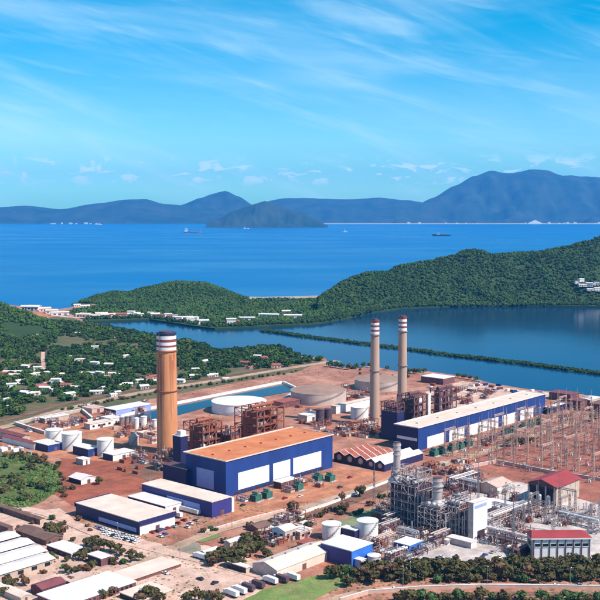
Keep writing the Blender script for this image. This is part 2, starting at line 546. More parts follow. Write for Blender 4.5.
def copy_tree(src, loc, rz, label=None, group=None, scale=None, mats=None):
    """A copy of a thing with copies of its parts and sub-parts."""
    r = src.copy()
    COL.objects.link(r)
    r.location = loc
    r.rotation_euler = (0, 0, rad(rz))
    if scale:
        r.scale = (scale, scale, scale) if not isinstance(scale, tuple) else scale
    if label:
        r['label'] = label
    if group:
        r['group'] = group
    for ch in src.children:
        c = ch.copy()
        COL.objects.link(c)
        c.parent = r
        for g in ch.children:
            d = g.copy()
            COL.objects.link(d)
            d.parent = c
    return r


def structure(o):
    o['kind'] = 'structure'
    return o


def sheet(name, px, material, lift, z=G, world_pts=None, skirt=0, jag=2.2):
    """A flat sheet of ground bounded by pixels on level z (or world points), lying lift above it."""
    pts = [P(x, y, z) for x, y in px] if px else []
    if world_pts:
        pts += [Vector(p) for p in world_pts]
    if jag and not skirt:
        fine = []
        for a, c in zip(pts, pts[1:] + pts[:1]):
            n = max(1, min(40, int((c - a).length / 7)))
            d = (c - a).normalized()
            for k in range(n):
                q = a.lerp(c, k / n)
                w = jag * 1.6 * fbm(q.x, q.y, .045, 3, lift * 90) if 0 < k else 0
                fine.append(Vector((q.x - d.y * w, q.y + d.x * w, q.z)))
        pts = fine
    bm = bmesh.new()
    vs = [bm.verts.new((p.x, p.y, z + lift)) for p in pts]
    f = bm.faces.new(vs)
    f.normal_update()
    if f.normal.z < 0:
        f.normal_flip()
    edges = list(f.edges)
    if skirt:
        ex = bmesh.ops.extrude_edge_only(bm, edges=edges)
        for e in ex['geom']:
            if isinstance(e, bmesh.types.BMVert):
                e.co.z -= skirt
    bmesh.ops.triangulate(bm, faces=[f])
    bmesh.ops.recalc_face_normals(bm, faces=bm.faces)
    me = bpy.data.meshes.new(name)
    bm.to_mesh(me)
    bm.free()
    me.materials.append(material)
    o = bpy.data.objects.new(name, me)
    COL.objects.link(o)
    return structure(o)


def strip(name, px, width, material, lift, smooth=True):
    """A road: a ribbon of given width along pixels on the ground."""
    pts = [P(x, y) for x, y in px]
    if smooth:
        fine = []
        for i in range(len(pts) - 1):
            p0, p1, p2, p3 = pts[max(i - 1, 0)], pts[i], pts[i + 1], pts[min(i + 2, len(pts) - 1)]
            for k in range(8):
                t = k / 8
                fine.append(0.5 * ((2 * p1) + (p2 - p0) * t + (2 * p0 - 5 * p1 + 4 * p2 - p3) * t * t + (3 * p1 - p0 - 3 * p2 + p3) * t ** 3))
        pts = fine + [pts[-1]]
    mb = MB()
    vs = []
    for i, p in enumerate(pts):
        d = (pts[min(i + 1, len(pts) - 1)] - pts[max(i - 1, 0)])
        d.z = 0
        d.normalize()
        n = Vector((-d.y, d.x, 0)) * (width / 2)
        vs += [(p.x + n.x, p.y + n.y, G + lift), (p.x - n.x, p.y - n.y, G + lift)]
    mb.add(vs, [(2 * i + 1, 2 * i + 3, 2 * i + 2, 2 * i) for i in range(len(pts) - 1)])
    return structure(mb.build(name, material))


def fbm(x, y, s, oct=4, seed=0.0):
    v, a, f, t = 0.0, 1.0, s, 0.0
    for _ in range(oct):
        v += a * mnoise.noise(Vector((x * f + seed, y * f - seed, seed * 0.37)))
        t += a
        a *= 0.5
        f *= 2.1
    return v / t


def lerp_cols(cols, x):
    for i in range(len(cols) - 1):
        if cols[i][0] <= x <= cols[i + 1][0]:
            t = (x - cols[i][0]) / (cols[i + 1][0] - cols[i][0])
            t = t * t * (3 - 2 * t) * 0.6 + t * 0.4
            return [a + (b - a) * t for a, b in zip(cols[i], cols[i + 1])]
    return list(cols[0] if x < cols[0][0] else cols[-1])


def hill(name, cols, material, nu=120, nv=40, rough=0.12, nscale=0.004, z_base=0.0, back=1.0, shape=1.0, seed=1.0):
    """A hill range. cols: (pixel column, foot distance, ridge row, ridge distance): the crest passes through
    each of those points, the front slope runs down to the foot, the back falls away behind it."""
    x0, x1 = cols[0][0], cols[-1][0]
    vs, pts = [], []
    for i in range(nu + 1):
        x = x0 + (x1 - x0) * i / nu
        _, foot, yr, dr = lerp_cols(cols, x)
        crest = at_depth(x, yr, dr)
        zr = max(crest.z, z_base + 0.5)
        tx = crest.x / crest.y
        depth = dr - foot
        for j in range(nv + 1):
            s = -0.06 + (1.06 + back) * j / nv          # 0 foot, 1 crest, 1 + back the far foot
            Y = foot + depth * s
            X = tx * Y
            t = max(0.0, s) if s <= 1 else max(0.0, 1 - (s - 1) / back)
            prof = (t * t * (3 - 2 * t)) ** shape
            n = fbm(X, Y, nscale, 5, seed)
            gul = abs(fbm(X, Y * 0.35, nscale * 1.7, 3, seed + 7))
            z = z_base - 7 + (zr - z_base + 7) * prof
            z += (zr - z_base) * (rough * (n if n < 0 else n * (1 - t)) - rough * 0.9 * gul) * 4 * t * (1 - t) if t < 1 else 0
            z += (zr - z_base) * min(rough, 0.16) * 0.25 * n * t
            if s < 0:
                z = z_base - 8
            vs.append((X, Y, z))
    w = nv + 1
    fs = [(i * w + j, (i + 1) * w + j, (i + 1) * w + j + 1, i * w + j + 1) for i in range(nu) for j in range(nv)]
    mb = MB().add(vs, fs)
    o = structure(mb.build(name, material, smooth=False))
    o.data.polygons.foreach_set('use_smooth', [True] * len(o.data.polygons))
    return o, np.array(vs).reshape(nu + 1, nv + 1, 3)


# ------------------------------------------------------------------ the large setting
structure(MB().add([(-16000, -3000, 0), (16000, -3000, 0), (16000, 23000, 0), (-16000, 23000, 0)], [(0, 1, 2, 3)]).build('sea', sea_m))
sheet('lagoon', [(60, 316), (350, 300), (900, 296), (900, 440), (300, 385), (140, 345)], lagoon_m, 0.25, z=0, jag=0)

coast = [(-400, 300), (-150, 300), (0, 304), (30, 307), (60, 309), (90, 304), (110, 301), (160, 297), (230, 296), (262, 297), (300, 296), (335, 295), (420, 290),
         (600, 283), (900, 275), (980, 300), (800, 304), (600, 306), (540, 305), (480, 305), (440, 306), (400, 308), (370, 312), (345, 318), (320, 322), (300, 324), (270, 325),
         (240, 327), (215, 328), (190, 325), (165, 321), (150, 319), (110, 320), (85, 321), (82, 322), (100, 325), (130, 331), (150, 336), (175, 340),
         (200, 344), (204, 349), (225, 351), (250, 348), (275, 347), (300, 356), (325, 358), (330, 366), (350, 368), (372, 366), (400, 372), (425, 371),
         (470, 377), (490, 383), (520, 388), (545, 391), (565, 391), (600, 398), (700, 410), (900, 430)]
sheet('ground', coast, dirt, 0.0, skirt=6, world_pts=[(1500, 700, 0), (1500, -600, 0), (-1500, -600, 0), (-2600, 900, 0)])
sheet('scrubland', [(-300, 306), (0, 307), (60, 312), (84, 322.5), (100, 326), (150, 337), (175, 341), (200, 345), (203, 350), (225, 352), (250, 349), (275, 348), (299, 357),
                    (324, 360), (300, 371), (250, 380), (150, 399), (100, 409), (60, 417), (0, 431), (-200, 468)], bush_ground, 0.03)
sheet('spit', [(86, 321.1), (110, 320.2), (150, 319.2), (165, 321.2), (190, 325.2), (215, 328.2), (240, 327.2), (270, 325.2), (300, 324.2), (320, 322.1), (345, 318.1), (370, 312.1), (400, 308.1), (440, 306.1), (480, 305.1), (540, 305.1), (600, 306.1), (880, 302), (890, 284), (420, 292),
               (335, 297), (230, 297.5), (95, 305), (64, 311)], hill_ground, 0.03, jag=0, skirt=6)

# sheets of the plant's yards
sheet('red_yard', [(60, 458), (100, 450), (150, 452), (190, 470), (150, 490), (110, 497), (72, 506), (52, 492)], red_dirt, 0.063)
sheet('tank_yard', [(0, 442), (40, 428), (120, 418), (165, 412), (180, 440), (120, 462), (60, 458), (10, 456)], orange_dirt, 0.076)
sheet('transformer_yard', [(228, 505), (334, 470), (420, 468), (560, 425), (590, 428), (520, 450), (395, 484), (330, 498), (262, 517), (225, 525)], orange_dirt, 0.089)
sheet('switchyard_ground', [(478, 448), (560, 420), (700, 395), (760, 480), (720, 520), (600, 508), (560, 492), (475, 470)], switch_gravel, 0.102)
sheet('concrete_yard', [(385, 545), (420, 520), (470, 486), (520, 482), (600, 505), (760, 530), (760, 570), (520, 566), (430, 566), (385, 562)], concrete_m, 0.115)
sheet('sand_lot', [(120, 592), (186, 560), (250, 572), (256, 586), (205, 612), (110, 625)], pale_dirt, 0.128)
sheet('settlement_ground', [(-90, 506), (20, 514), (60, 508), (105, 540), (150, 546), (205, 545), (262, 562), (262, 625), (-90, 640)], pale_dirt, 0.045)
sheet('pale_lot', [(-80, 585), (20, 560), (100, 535), (140, 538), (165, 545), (130, 560), (60, 580), (-40, 610)], pale_dirt, 0.141)
sheet('grey_lot', [(160, 550), (184, 541), (199, 543), (201, 551), (190, 558)], grey_lot, 0.154)
sheet('shore_yard', [(425, 392), (462, 381), (520, 390), (562, 394), (545, 400), (480, 405), (440, 410)], pale_dirt, 0.167)
sheet('field', [(-120, 470), (0, 452), (35, 453), (58, 468), (62, 490), (38, 504), (10, 513), (-120, 520)], field_m, 0.180)
sheet('lawn', [(225, 612), (262, 590), (322, 575), (352, 570), (362, 580), (330, 592), (300, 606), (280, 625)], lawn_m, 0.193)
sheet('verge', [(322, 527), (360, 513), (394, 501), (396, 508), (345, 530)], lawn_pale, 0.206)
sheet('grass_plot', [(190, 537), (214, 531), (222, 536), (200, 543)], lawn_m, 0.219)
sheet('plaza', [(120, 470), (140, 462), (160, 458), (170, 470), (150, 482)], brown_road, 0.232)
strip('railway_road', [(-120, 452), (0, 428), (60, 411), (100, 401.5), (150, 391), (220, 380), (300, 366.5), (338, 361)], 13, road_m, 0.245)
strip('dirt_road', [(-120, 440), (0, 421), (60, 405), (100, 396.5), (150, 387), (220, 376), (300, 363.5), (322, 360)], 9, brown_road, 0.258)
strip('plant_road', [(100, 585), (150, 560), (200, 537), (245, 523), (300, 509), (370, 487), (400, 477), (480, 453), (600, 415), (700, 390)], 9, road_m, 0.271)
strip('service_road', [(286, 524), (330, 509), (395, 484), (440, 470)], 11, brown_road, 0.284)
strip('highway', [(290, 612), (340, 598), (368, 591.5), (420, 588), (480, 586), (600, 587), (760, 590)], 7, road_m, 0.297)
strip('track', [(330, 618), (400, 600), (480, 594), (600, 595), (760, 598)], 5, brown_road, 0.310)
strip('yard_road', [(-40, 500), (40, 512), (100, 535), (150, 548), (200, 560), (262, 576)], 9, pale_dirt, 0.323)

# hills
hillR, ptsR = hill('wooded_ridge', [(318, 1975, 299, 2120), (327, 1975, 293, 2180), (347, 1995, 280, 2300), (367, 2035, 273, 2380), (387, 2085, 272, 2420), (400, 2125, 265, 2450),
                   (425, 2155, 262, 2500), (450, 2168, 257, 2520), (467, 2178, 251, 2560), (480, 2178, 251, 2560), (492, 2178, 255, 2560), (533, 2178, 253, 2600), (567, 2178, 247, 2640),
                   (587, 2178, 242, 2660), (602, 2180, 236, 2680), (660, 2185, 228, 2720), (740, 2130, 226, 2740), (820, 2140, 236, 2740), (900, 2150, 270, 2700)],
                   hill_ground, nu=170, nv=44, rough=0.42, nscale=0.0055, z_base=G, seed=3.0)
hillM, ptsM = hill('wooded_hill', [(72, 2180, 305, 2250), (85, 2170, 301, 2280), (100, 2150, 296, 2330), (115, 2130, 293, 2380), (128, 2130, 294, 2380), (145, 2120, 289, 2420), (175, 2100, 283, 2450),
                   (205, 2090, 284, 2450), (222, 2090, 290, 2400), (236, 2100, 296, 2320), (248, 2110, 299, 2220)], hill_ground, nu=90, nv=30, rough=0.35, nscale=0.008, z_base=G, seed=5.0)
hillL, ptsL = hill('wooded_slope', [(-320, 1350, 285, 1750), (-120, 1450, 292, 1780), (-30, 1480, 301, 1800), (0, 1500, 304.5, 1800), (18, 1530, 311, 1780), (38, 1580, 318, 1740), (58, 1620, 325, 1700)],
                   hill_ground, nu=80, nv=30, rough=0.12, nscale=0.006, z_base=G, seed=8.0)
# far mountains across the bay
hill('far_range', [(-260, 15400, 205, 16800), (-100, 15400, 203, 17000), (0, 15400, 207, 17000), (25, 15400, 205.5, 17000), (60, 15400, 209, 16800), (100, 15400, 203, 17000), (125, 15400, 199.5, 17200),
                   (145, 15400, 199, 17200), (165, 15400, 204, 17000), (190, 15400, 206, 17000), (240, 15400, 212, 16600)], far_hill, nu=150, nv=36, rough=0.55, nscale=0.0011, seed=11.0)
hill('far_peak', [(160, 16200, 212, 17000), (180, 16200, 205, 17500), (200, 16200, 198, 17800), (212, 16200, 194, 18000), (225, 16200, 191, 18000), (238, 16200, 196, 17900), (255, 16200, 206, 17500), (275, 16200, 212, 17000)],
     far_hill, nu=80, nv=36, rough=0.55, nscale=0.0012, seed=13.0)
hill('headland', [(206, 12100, 223, 12300), (218, 12000, 219, 12600), (235, 11950, 210, 12700), (250, 11950, 204.5, 12800), (265, 11950, 201, 12800), (280, 11950, 206, 12800), (298, 11950, 211, 12700),
                  (315, 12000, 219, 12500), (328, 12100, 225, 12300)], far_hill, nu=90, nv=36, rough=0.7, nscale=0.0022, seed=17.0)
hill('distant_range', [(240, 16300, 208, 18500), (258, 16300, 203, 19000), (285, 16300, 198, 19200), (310, 16300, 198, 19200), (350, 16300, 199, 19200), (380, 16300, 197.5, 19200), (405, 16300, 200, 19000), (430, 16300, 203, 18800),
                       (470, 16300, 208, 18500)], far_hill, nu=110, nv=36, rough=0.5, nscale=0.0010, seed=19.0)
hill('distant_mountain', [(395, 15400, 212, 16000), (415, 15400, 205, 17200), (432, 15400, 198, 17800), (455, 15400, 186, 18300), (475, 15400, 176, 18600), (490, 15400, 170.5, 18800), (510, 15400, 172.5, 18800),
                          (530, 15400, 169, 19000), (545, 15400, 168, 19000), (565, 15400, 174.5, 18800), (585, 15400, 176, 18700), (605, 15400, 178, 18700), (660, 15400, 182, 18500), (740, 15400, 193, 18000), (860, 15400, 205, 17200)],
     far_hill, nu=180, nv=44, rough=0.6, nscale=0.0010, seed=23.0)
structure(MB().add([(x, y, z) for x, y, z in [(-1200, 15150, 2), (9500, 15150, 2), (9500, 15520, 9), (-1200, 15520, 9), (-1200, 15150, -3), (9500, 15150, -3)]], [(0, 1, 2, 3), (4, 5, 1, 0)]).build('beach', beach_m))


# ------------------------------------------------------------------ building helpers
class Blk:
    pass


def block(name, label, cat, near, ax, bx, topy, walls, roof, kind='flat', phi=PHI, group=None, rise=None, over=0.4, parapet=None, dims=None):
    """A rectangular building from its near ground corner: walls, roof. Local x runs along the lit wall, y along the shaded one."""
    b = Blk()
    b.c, b.la, b.lb, b.h = size_from_px(near, ax, bx, topy, phi)
    if dims:
        b.la, b.lb, b.h = [d if d else o for d, o in zip(dims, (b.la, b.lb, b.h))]
    b.phi = phi
    b.A, b.B = axes(phi)
    b.root = thing(name, label, cat, b.c, phi, group)
    la, lb, h = b.la, b.lb, b.h
    if kind == 'gable':
        kind = 'gable_x' if la >= lb else 'gable_y'
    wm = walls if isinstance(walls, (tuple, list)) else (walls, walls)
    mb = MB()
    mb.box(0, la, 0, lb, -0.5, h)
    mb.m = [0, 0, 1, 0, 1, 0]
    if kind == 'flat':
        b.wall = mb.build('wall', list(wm), b.root)
        rb = MB().box(-over, la + over, -over, lb + over, h, h + 0.45)
        b.roof = rb.build('roof', roof, b.root)
        if parapet:
            pb = MB()
            o = over + 0.05
            for (x0, x1, y0, y1) in ((-o, la + o, -o, -o + .5), (-o, la + o, lb + o - .5, lb + o), (-o, -o + .5, -o + .5, lb + o - .5), (la + o - .5, la + o, -o + .5, lb + o - .5)):
                pb.box(x0, x1, y0, y1, h - 0.6, h + 1.0)
            pb.build('parapet', parapet, b.root, kind='stuff')
    else:
        rs = rise if rise else 0.16 * (lb if kind == 'gable_x' else la)
        if kind == 'gable_x':
            ym = lb / 2
            mb.add([(0, 0, h), (0, lb, h), (0, ym, h + rs), (la, 0, h), (la, lb, h), (la, ym, h + rs)], [(0, 2, 1), (3, 4, 5), (0, 3, 5, 2), (1, 2, 5, 4)], 0)
            b.wall = mb.build('wall', list(wm), b.root)
            b.roof = MB().gable(0, la, 0, lb, h - 0.02 + .1, h + rs + .1, 'x', over).build('roof', roof, b.root)
        else:
            xm = la / 2
            mb.add([(0, 0, h), (la, 0, h), (xm, 0, h + rs), (0, lb, h), (la, lb, h), (xm, lb, h + rs)], [(0, 1, 2), (3, 5, 4), (0, 2, 5, 3), (1, 4, 5, 2)], 1)
            b.wall = mb.build('wall', list(wm), b.root)
            b.roof = MB().gable(0, la, 0, lb, h + .1, h + rs + .1, 'y', over).build('roof', roof, b.root)
    return b


def u_on(b, axis, px):
    d = b.A if axis == 'a' else b.B
    return bisect(lambda t: proj(b.c + d * t)[0] - px, 0.0, 900)


def z_on(b, axis, u, py):
    d = b.A if axis == 'a' else b.B
    return bisect(lambda t: proj(b.c + d * u + Vector((0, 0, t)))[1] - py, -5, 200)


def panel(b, axis, u0, u1, z0, z1, m, name='panel', th=0.2, label=None):
    mb = MB()
    if axis == 'a':
        mb.box(u0, u1, -th, -0.001, z0, z1)
    else:
        mb.box(-th, -0.001, u0, u1, z0, z1)
    return mb.build(name, m, b.root, label=label)


def windows(b, axis, n, z0, z1, m=None, name='window', frac=0.55, lo=0.04, hi=0.96):
    L = b.la if axis == 'a' else b.lb
    for k in range(n):
        c = L * (lo + (hi - lo) * (k + .5) / n)
        w = L * (hi - lo) / n * frac / 2
        panel(b, axis, c - w, c + w, z0, z1, m or glass_dark, name, 0.12)


# ------------------------------------------------------------------ the two turbine halls
def turbine_hall(label, near, ax, bx, topy, roof, cols, ztop_px, zbot_px, roof_trim, door=None):
    b = block('turbine_hall', label, 'turbine hall', near, ax, bx, topy, (navy_and_shade_wall if door is None else blue_wall, blue_wall), roof, over=0.5, parapet=None)  # without a door the end wall gets a darker blue: painted shade
    u0 = u_on(b, 'a', cols[0][0])
    zt, zb = z_on(b, 'a', u0, ztop_px), z_on(b, 'a', u0, zbot_px)
    for (p0, p1) in cols:
        panel(b, 'a', u_on(b, 'a', p0), u_on(b, 'a', p1), zb, zt, white_panel, 'white_panel', 0.25)
    # pale ridge cap and gutters round the roof, low vents on top
    la, lb, h = b.la, b.lb, b.h
    for (x0, x1, y0, y1) in ((-.8, la + .8, -.8, -.1), (-.8, la + .8, lb + .1, lb + 2.2), (-.8, -.1, -.1, lb + .1), (la + .1, la + .8, -.1, lb + .1)):
        MB().box(x0, x1, y0, y1, h + .2, h + 0.9).build('roof_edge', roof_trim, b.root)
    for k in range(7):
        x = la * (k + .5) / 7
        v = MB().box(x - 1.2, x + 1.2, lb * .5 - 1.2, lb * .5 + 1.2, h + .45, h + 1.3).build('roof_vent', roof, b.root)
    # low plinth openings under the white wall
    n = 14
    for k in range(n):
        c = la * (0.06 + 0.86 * (k + .5) / n)
        panel(b, 'a', c - la * .02, c + la * .02, 0.3, max(1.5, zb - 1.2), dark_wall, 'ground_door', 0.12)
    if door:
        x0, x1, y0, y1 = door
        panel(b, 'b', u_on(b, 'b', x1), u_on(b, 'b', x0), z_on(b, 'b', u_on(b, 'b', x1), y1), z_on(b, 'b', u_on(b, 'b', x1), y0), pale_blue, 'pale_blue_door', 0.2, )
    return b


hall1 = turbine_hall('long blue turbine hall with rusty orange roof and three white wall panels', (226, 498), 332.5, 186, 462, rust_roof,
                     [(238, 269), (273, 290), (293, 321)], 473, 490, cream_roof, door=(197, 214, 471, 490))
hall2 = turbine_hall('long blue turbine hall with cream roof and five white wall panels by the lagoon', (418, 451), 545, 396, 428.5, cream_roof,
                     [(427, 444), (449, 464), (469, 498), (502, 516), (520, 533)], 437, 449, white_roof)
panel(hall2, 'b', 1.0, hall2.lb - 1.0, hall2.h * .42, hall2.h * .55, white_panel, 'white_strip', 0.3)
block('annex', 'small white-roofed blue annex at the far end of the cream-roofed turbine hall', 'annex', (549.5, 414.5), 566, 544.5, 408, (navy_and_shade_wall, navy_and_shade_wall), white_roof)
b = block('stair_tower', 'narrow dark blue tower behind the orange-roofed turbine hall', 'tower', (181, 474), 188, 173, 437, (navy_and_shade_wall, navy_and_shade_wall), white_paint)
MB().box(1, b.la - 1, 1, b.lb * .6, b.h + .45, b.h + 4).build('lift_room', white_paint, b.root)
b = block('switch_room', 'dark windowless block in the shade left of the orange-roofed hall', 'building', (186, 490), 197, 163, 470, (navy_and_shade_wall, navy_and_shade_wall), dark_steel)


# ------------------------------------------------------------------ chimneys
def chimney(label, base, topy, rb_px, rt_px, shaft_m, bands, cap_m, stain=None, n=40):
    c = P(*base)
    d = c.y * _cp + 200 * _sp
    mpp = d / F_PX
    H = bisect(lambda t: proj(c + Vector((0, 0, t)))[1] - topy, 1, 300)
    r0, r1 = rb_px * mpp, rt_px * mpp
    root = thing('chimney', label, 'chimney', c, 0)
    rr = lambda z: r0 + (r1 - r0) * z / H
    total = sum(x for x, _ in bands) * mpp
    mb = MB()
    seg = 8
    zt = H - total
    for k in range(seg):
        mb.cyl(0, 0, zt * k / seg - (1 if k == 0 else 0), zt * (k + 1) / seg, rr(zt * k / seg), rr(zt * (k + 1) / seg), n, cap=False)
    mb.build('shaft', shaft_m, root, smooth=True)
    z = H
    for thick, m in bands:
        t = thick * mpp
        nm = {'band_white': 'white_band', 'band_red': 'red_band', 'band_navy': 'dark_band'}[m.name]
        MB().cyl(0, 0, z - t, z, rr(z - t) + .06, rr(z) + .06, n, cap=False).build(nm, m, root, smooth=True)
        z -= t
    # rim and dark flue mouth
    MB().cyl(0, 0, H - .3, H + .5, r1 + .35, r1 + .35, n).build('rim', cap_m, root, smooth=True)
    MB().cyl(0, 0, H + .5, H + 1.6, r1 * .7, r1 * .7, n).build('flue', dark_steel, root, smooth=True)
    for q in (zt - 1.0, H * .52):
        MB().cyl(0, 0, q, q + .5, rr(q) + 1.0, rr(q) + 1.0, n).build('gallery', grey_steel if shaft_m is tan_conc else rust_steel, root, smooth=True)
    lad = MB()
    for s in (-.35, .35):
        lad.bar((-rr(0) * .6 + s, -rr(0) * .8 - .4, 0), (-r1 * .6 + s, -r1 * .8 - .4, H), .14)
    lad.build('ladder', grey_steel, root, kind='stuff')
    if stain:
        rg = random.Random(4)
        a0, a1, z0, z1 = stain
        for k in range(14):
            a = rad(rg.uniform(a0, a1))
            w = rg.uniform(.05, .16)
            zb, zt_ = rg.uniform(z0, z1 - 12), z1 - rg.uniform(0, 6)
            vs = []
            for q in range(7):
                zz = zt_ + (zb - zt_) * q / 6
                ww = w * (1 - q / 6.2) * rg.uniform(.7, 1.2)
                for s in (-1, 1):
                    vs.append(((rr(zz) + .04 + .004 * k) * math.cos(a + s * ww), (rr(zz) + .04 + .004 * k) * math.sin(a + s * ww), zz))
            MB().add(vs, [(2 * q, 2 * q + 1, 2 * q + 3, 2 * q + 2) for q in range(6)]).build('rust_streak', rust_stain, root, smooth=True)
    return root


chimney('thick orange concrete chimney with white and dark bands, left of the turbine halls', (167.5, 452), 333, 10.4, 9.7, orange_conc,
        [(2.2, band_navy), (3.4, band_white), (2.8, band_red), (3, band_white), (2, band_red), (3, band_white)], band_navy, stain=(215, 330, 22, 83))
chimney('slender tan chimney with red and white bands, nearer of the pair', (374.5, 425), 320.5, 5.2, 4.0, tan_conc,
        [(2, band_red), (2.4, band_white), (2, band_red), (2.4, band_white), (2, band_red), (2.6, band_white)], band_red)
chimney('slender tan chimney with red and white bands, farther right of the pair', (402, 418), 317, 5.0, 4.0, tan_conc,
        [(2, band_red), (2.4, band_white), (2, band_red), (2.4, band_white), (2, band_red), (2.6, band_white)], band_red)


# ------------------------------------------------------------------ tanks
def tank(label, x, yb, r_px, topy, shell_m, roof_m, rise=0.08, name='storage_tank', n=48, group=None, stair=True, flat_rim=True):
    f = P(x, yb)
    r = r_px * (f.y * _cp + 200 * _sp) / F_PX
    c = f + Vector((f.x, f.y, 0)).normalized() * r
    H = bisect(lambda t: proj(f + Vector((0, 0, t)))[1] - topy, .3, 200)
    root = thing(name, label, 'tank', c, 0, group)
    MB().cyl(0, 0, -.3, H, r, r, n, cap=False).build('shell', shell_m, root, smooth=True)
    MB().cone(0, 0, H, H + r * rise * 2, r + .15, n).build('roof', roof_m, root, smooth=False)
    if flat_rim:
        MB().cyl(0, 0, H - .35, H + .05, r + .25, r + .25, n).build('rim', shell_m, root, smooth=True)
    if stair:
        st = MB()
        k = max(8, int(r * 2))
        a0 = rad(235)
        for i in range(k):
            a, a2 = a0 + rad(95) * i / k, a0 + rad(95) * (i + 1) / k
            z, z2 = H * i / k, H * (i + 1) / k
            for rr_ in (r + .3, r + 1.1):
                st.bar((rr_ * math.cos(a), rr_ * math.sin(a), z + .9), (rr_ * math.cos(a2), rr_ * math.sin(a2), z2 + .9), .1)
            st.bar(((r + .05) * math.cos(a), (r + .05) * math.sin(a), z), ((r + 1.2) * math.cos(a), (r + 1.2) * math.sin(a), z), .25)
        st.build('stair', grey_steel, root, kind='stuff')
    return root, r, H


tank('very wide white storage tank behind the rusty boiler frames', 239, 416, 28, 405.5, white_panel, white_paint, .06)
tank('wide beige fuel tank with brown conical roof, left of the twin chimneys', 318.5, 406, 28.5, 394.5, beige_tank, brown_tank, .07)
tank('wide brown-roofed fuel tank partly behind the twin chimneys', 379, 392, 25, 382.5, beige_tank, brown_tank, .06)
tank('white tank behind the two low blue pump buildings, leftmost of the row', 54.5, 444, 8.6, 431, white_paint, white_paint)
tank('white tank, largest of the row beside the low blue buildings', 72, 451, 10, 434.5, white_paint, white_paint)
tank('white tank behind the white-walled shed, rightmost of the row', 105.5, 457, 8.4, 440.5, white_paint, white_paint)
tank('squat white water tank left of the small navy hut', 331.5, 541, 9.6, 526, white_paint, white_paint)
tank('tall white water tank behind the bright blue building', 367.5, 542, 10.6, 523, white_paint, white_paint)
tank('small white dome tank beside the bright blue building', 374, 565, 6.6, 557, white_paint, white_paint, .16)
tank('white process tank in front of the slender tan chimneys', 359.5, 420, 9, 408, white_paint, white_paint)
for i, (x, y, r, t) in enumerate([(320, 426, 4.2, 410), (328, 424.5, 4.2, 409.5)]):
    tank(['tall dark silo left of the white process tank, nearer one', 'tall dark silo left of the white process tank, farther one'][i], x, y, r, t, dark_steel, dark_steel, .12, 'silo', 28)
for i, (x, y, r, t) in enumerate([(122, 426, 2.3, 418), (127, 425, 2.3, 417), (131.5, 424.5, 2.3, 416.5)]):
    tank('slim grey silo in the row behind the tank yard', x, y, r, t, grey_steel, grey_steel, .15, 'silo', 20, 'grey silos behind the tank yard', False)
for i, (x, y, r, t) in enumerate([(136.5, 429, 2.6, 418.5), (144, 428, 3.0, 417), (155, 431, 2.6, 420)]):
    tank('small white upright tank left of the orange chimney', x, y, r, t, white_paint, white_paint, .15, 'storage_tank', 20, 'small white tanks by the orange chimney', False)
tank('beige tank with pointed roof between the white tanks and the orange chimney', 134, 446, 5, 437, beige_tank, beige_tank, .35, 'storage_tank', 28)
tank('white vessel tank among the pipework right of the big navy building', 447, 545, 3, 540, white_paint, white_paint, .2, 'storage_tank', 20)

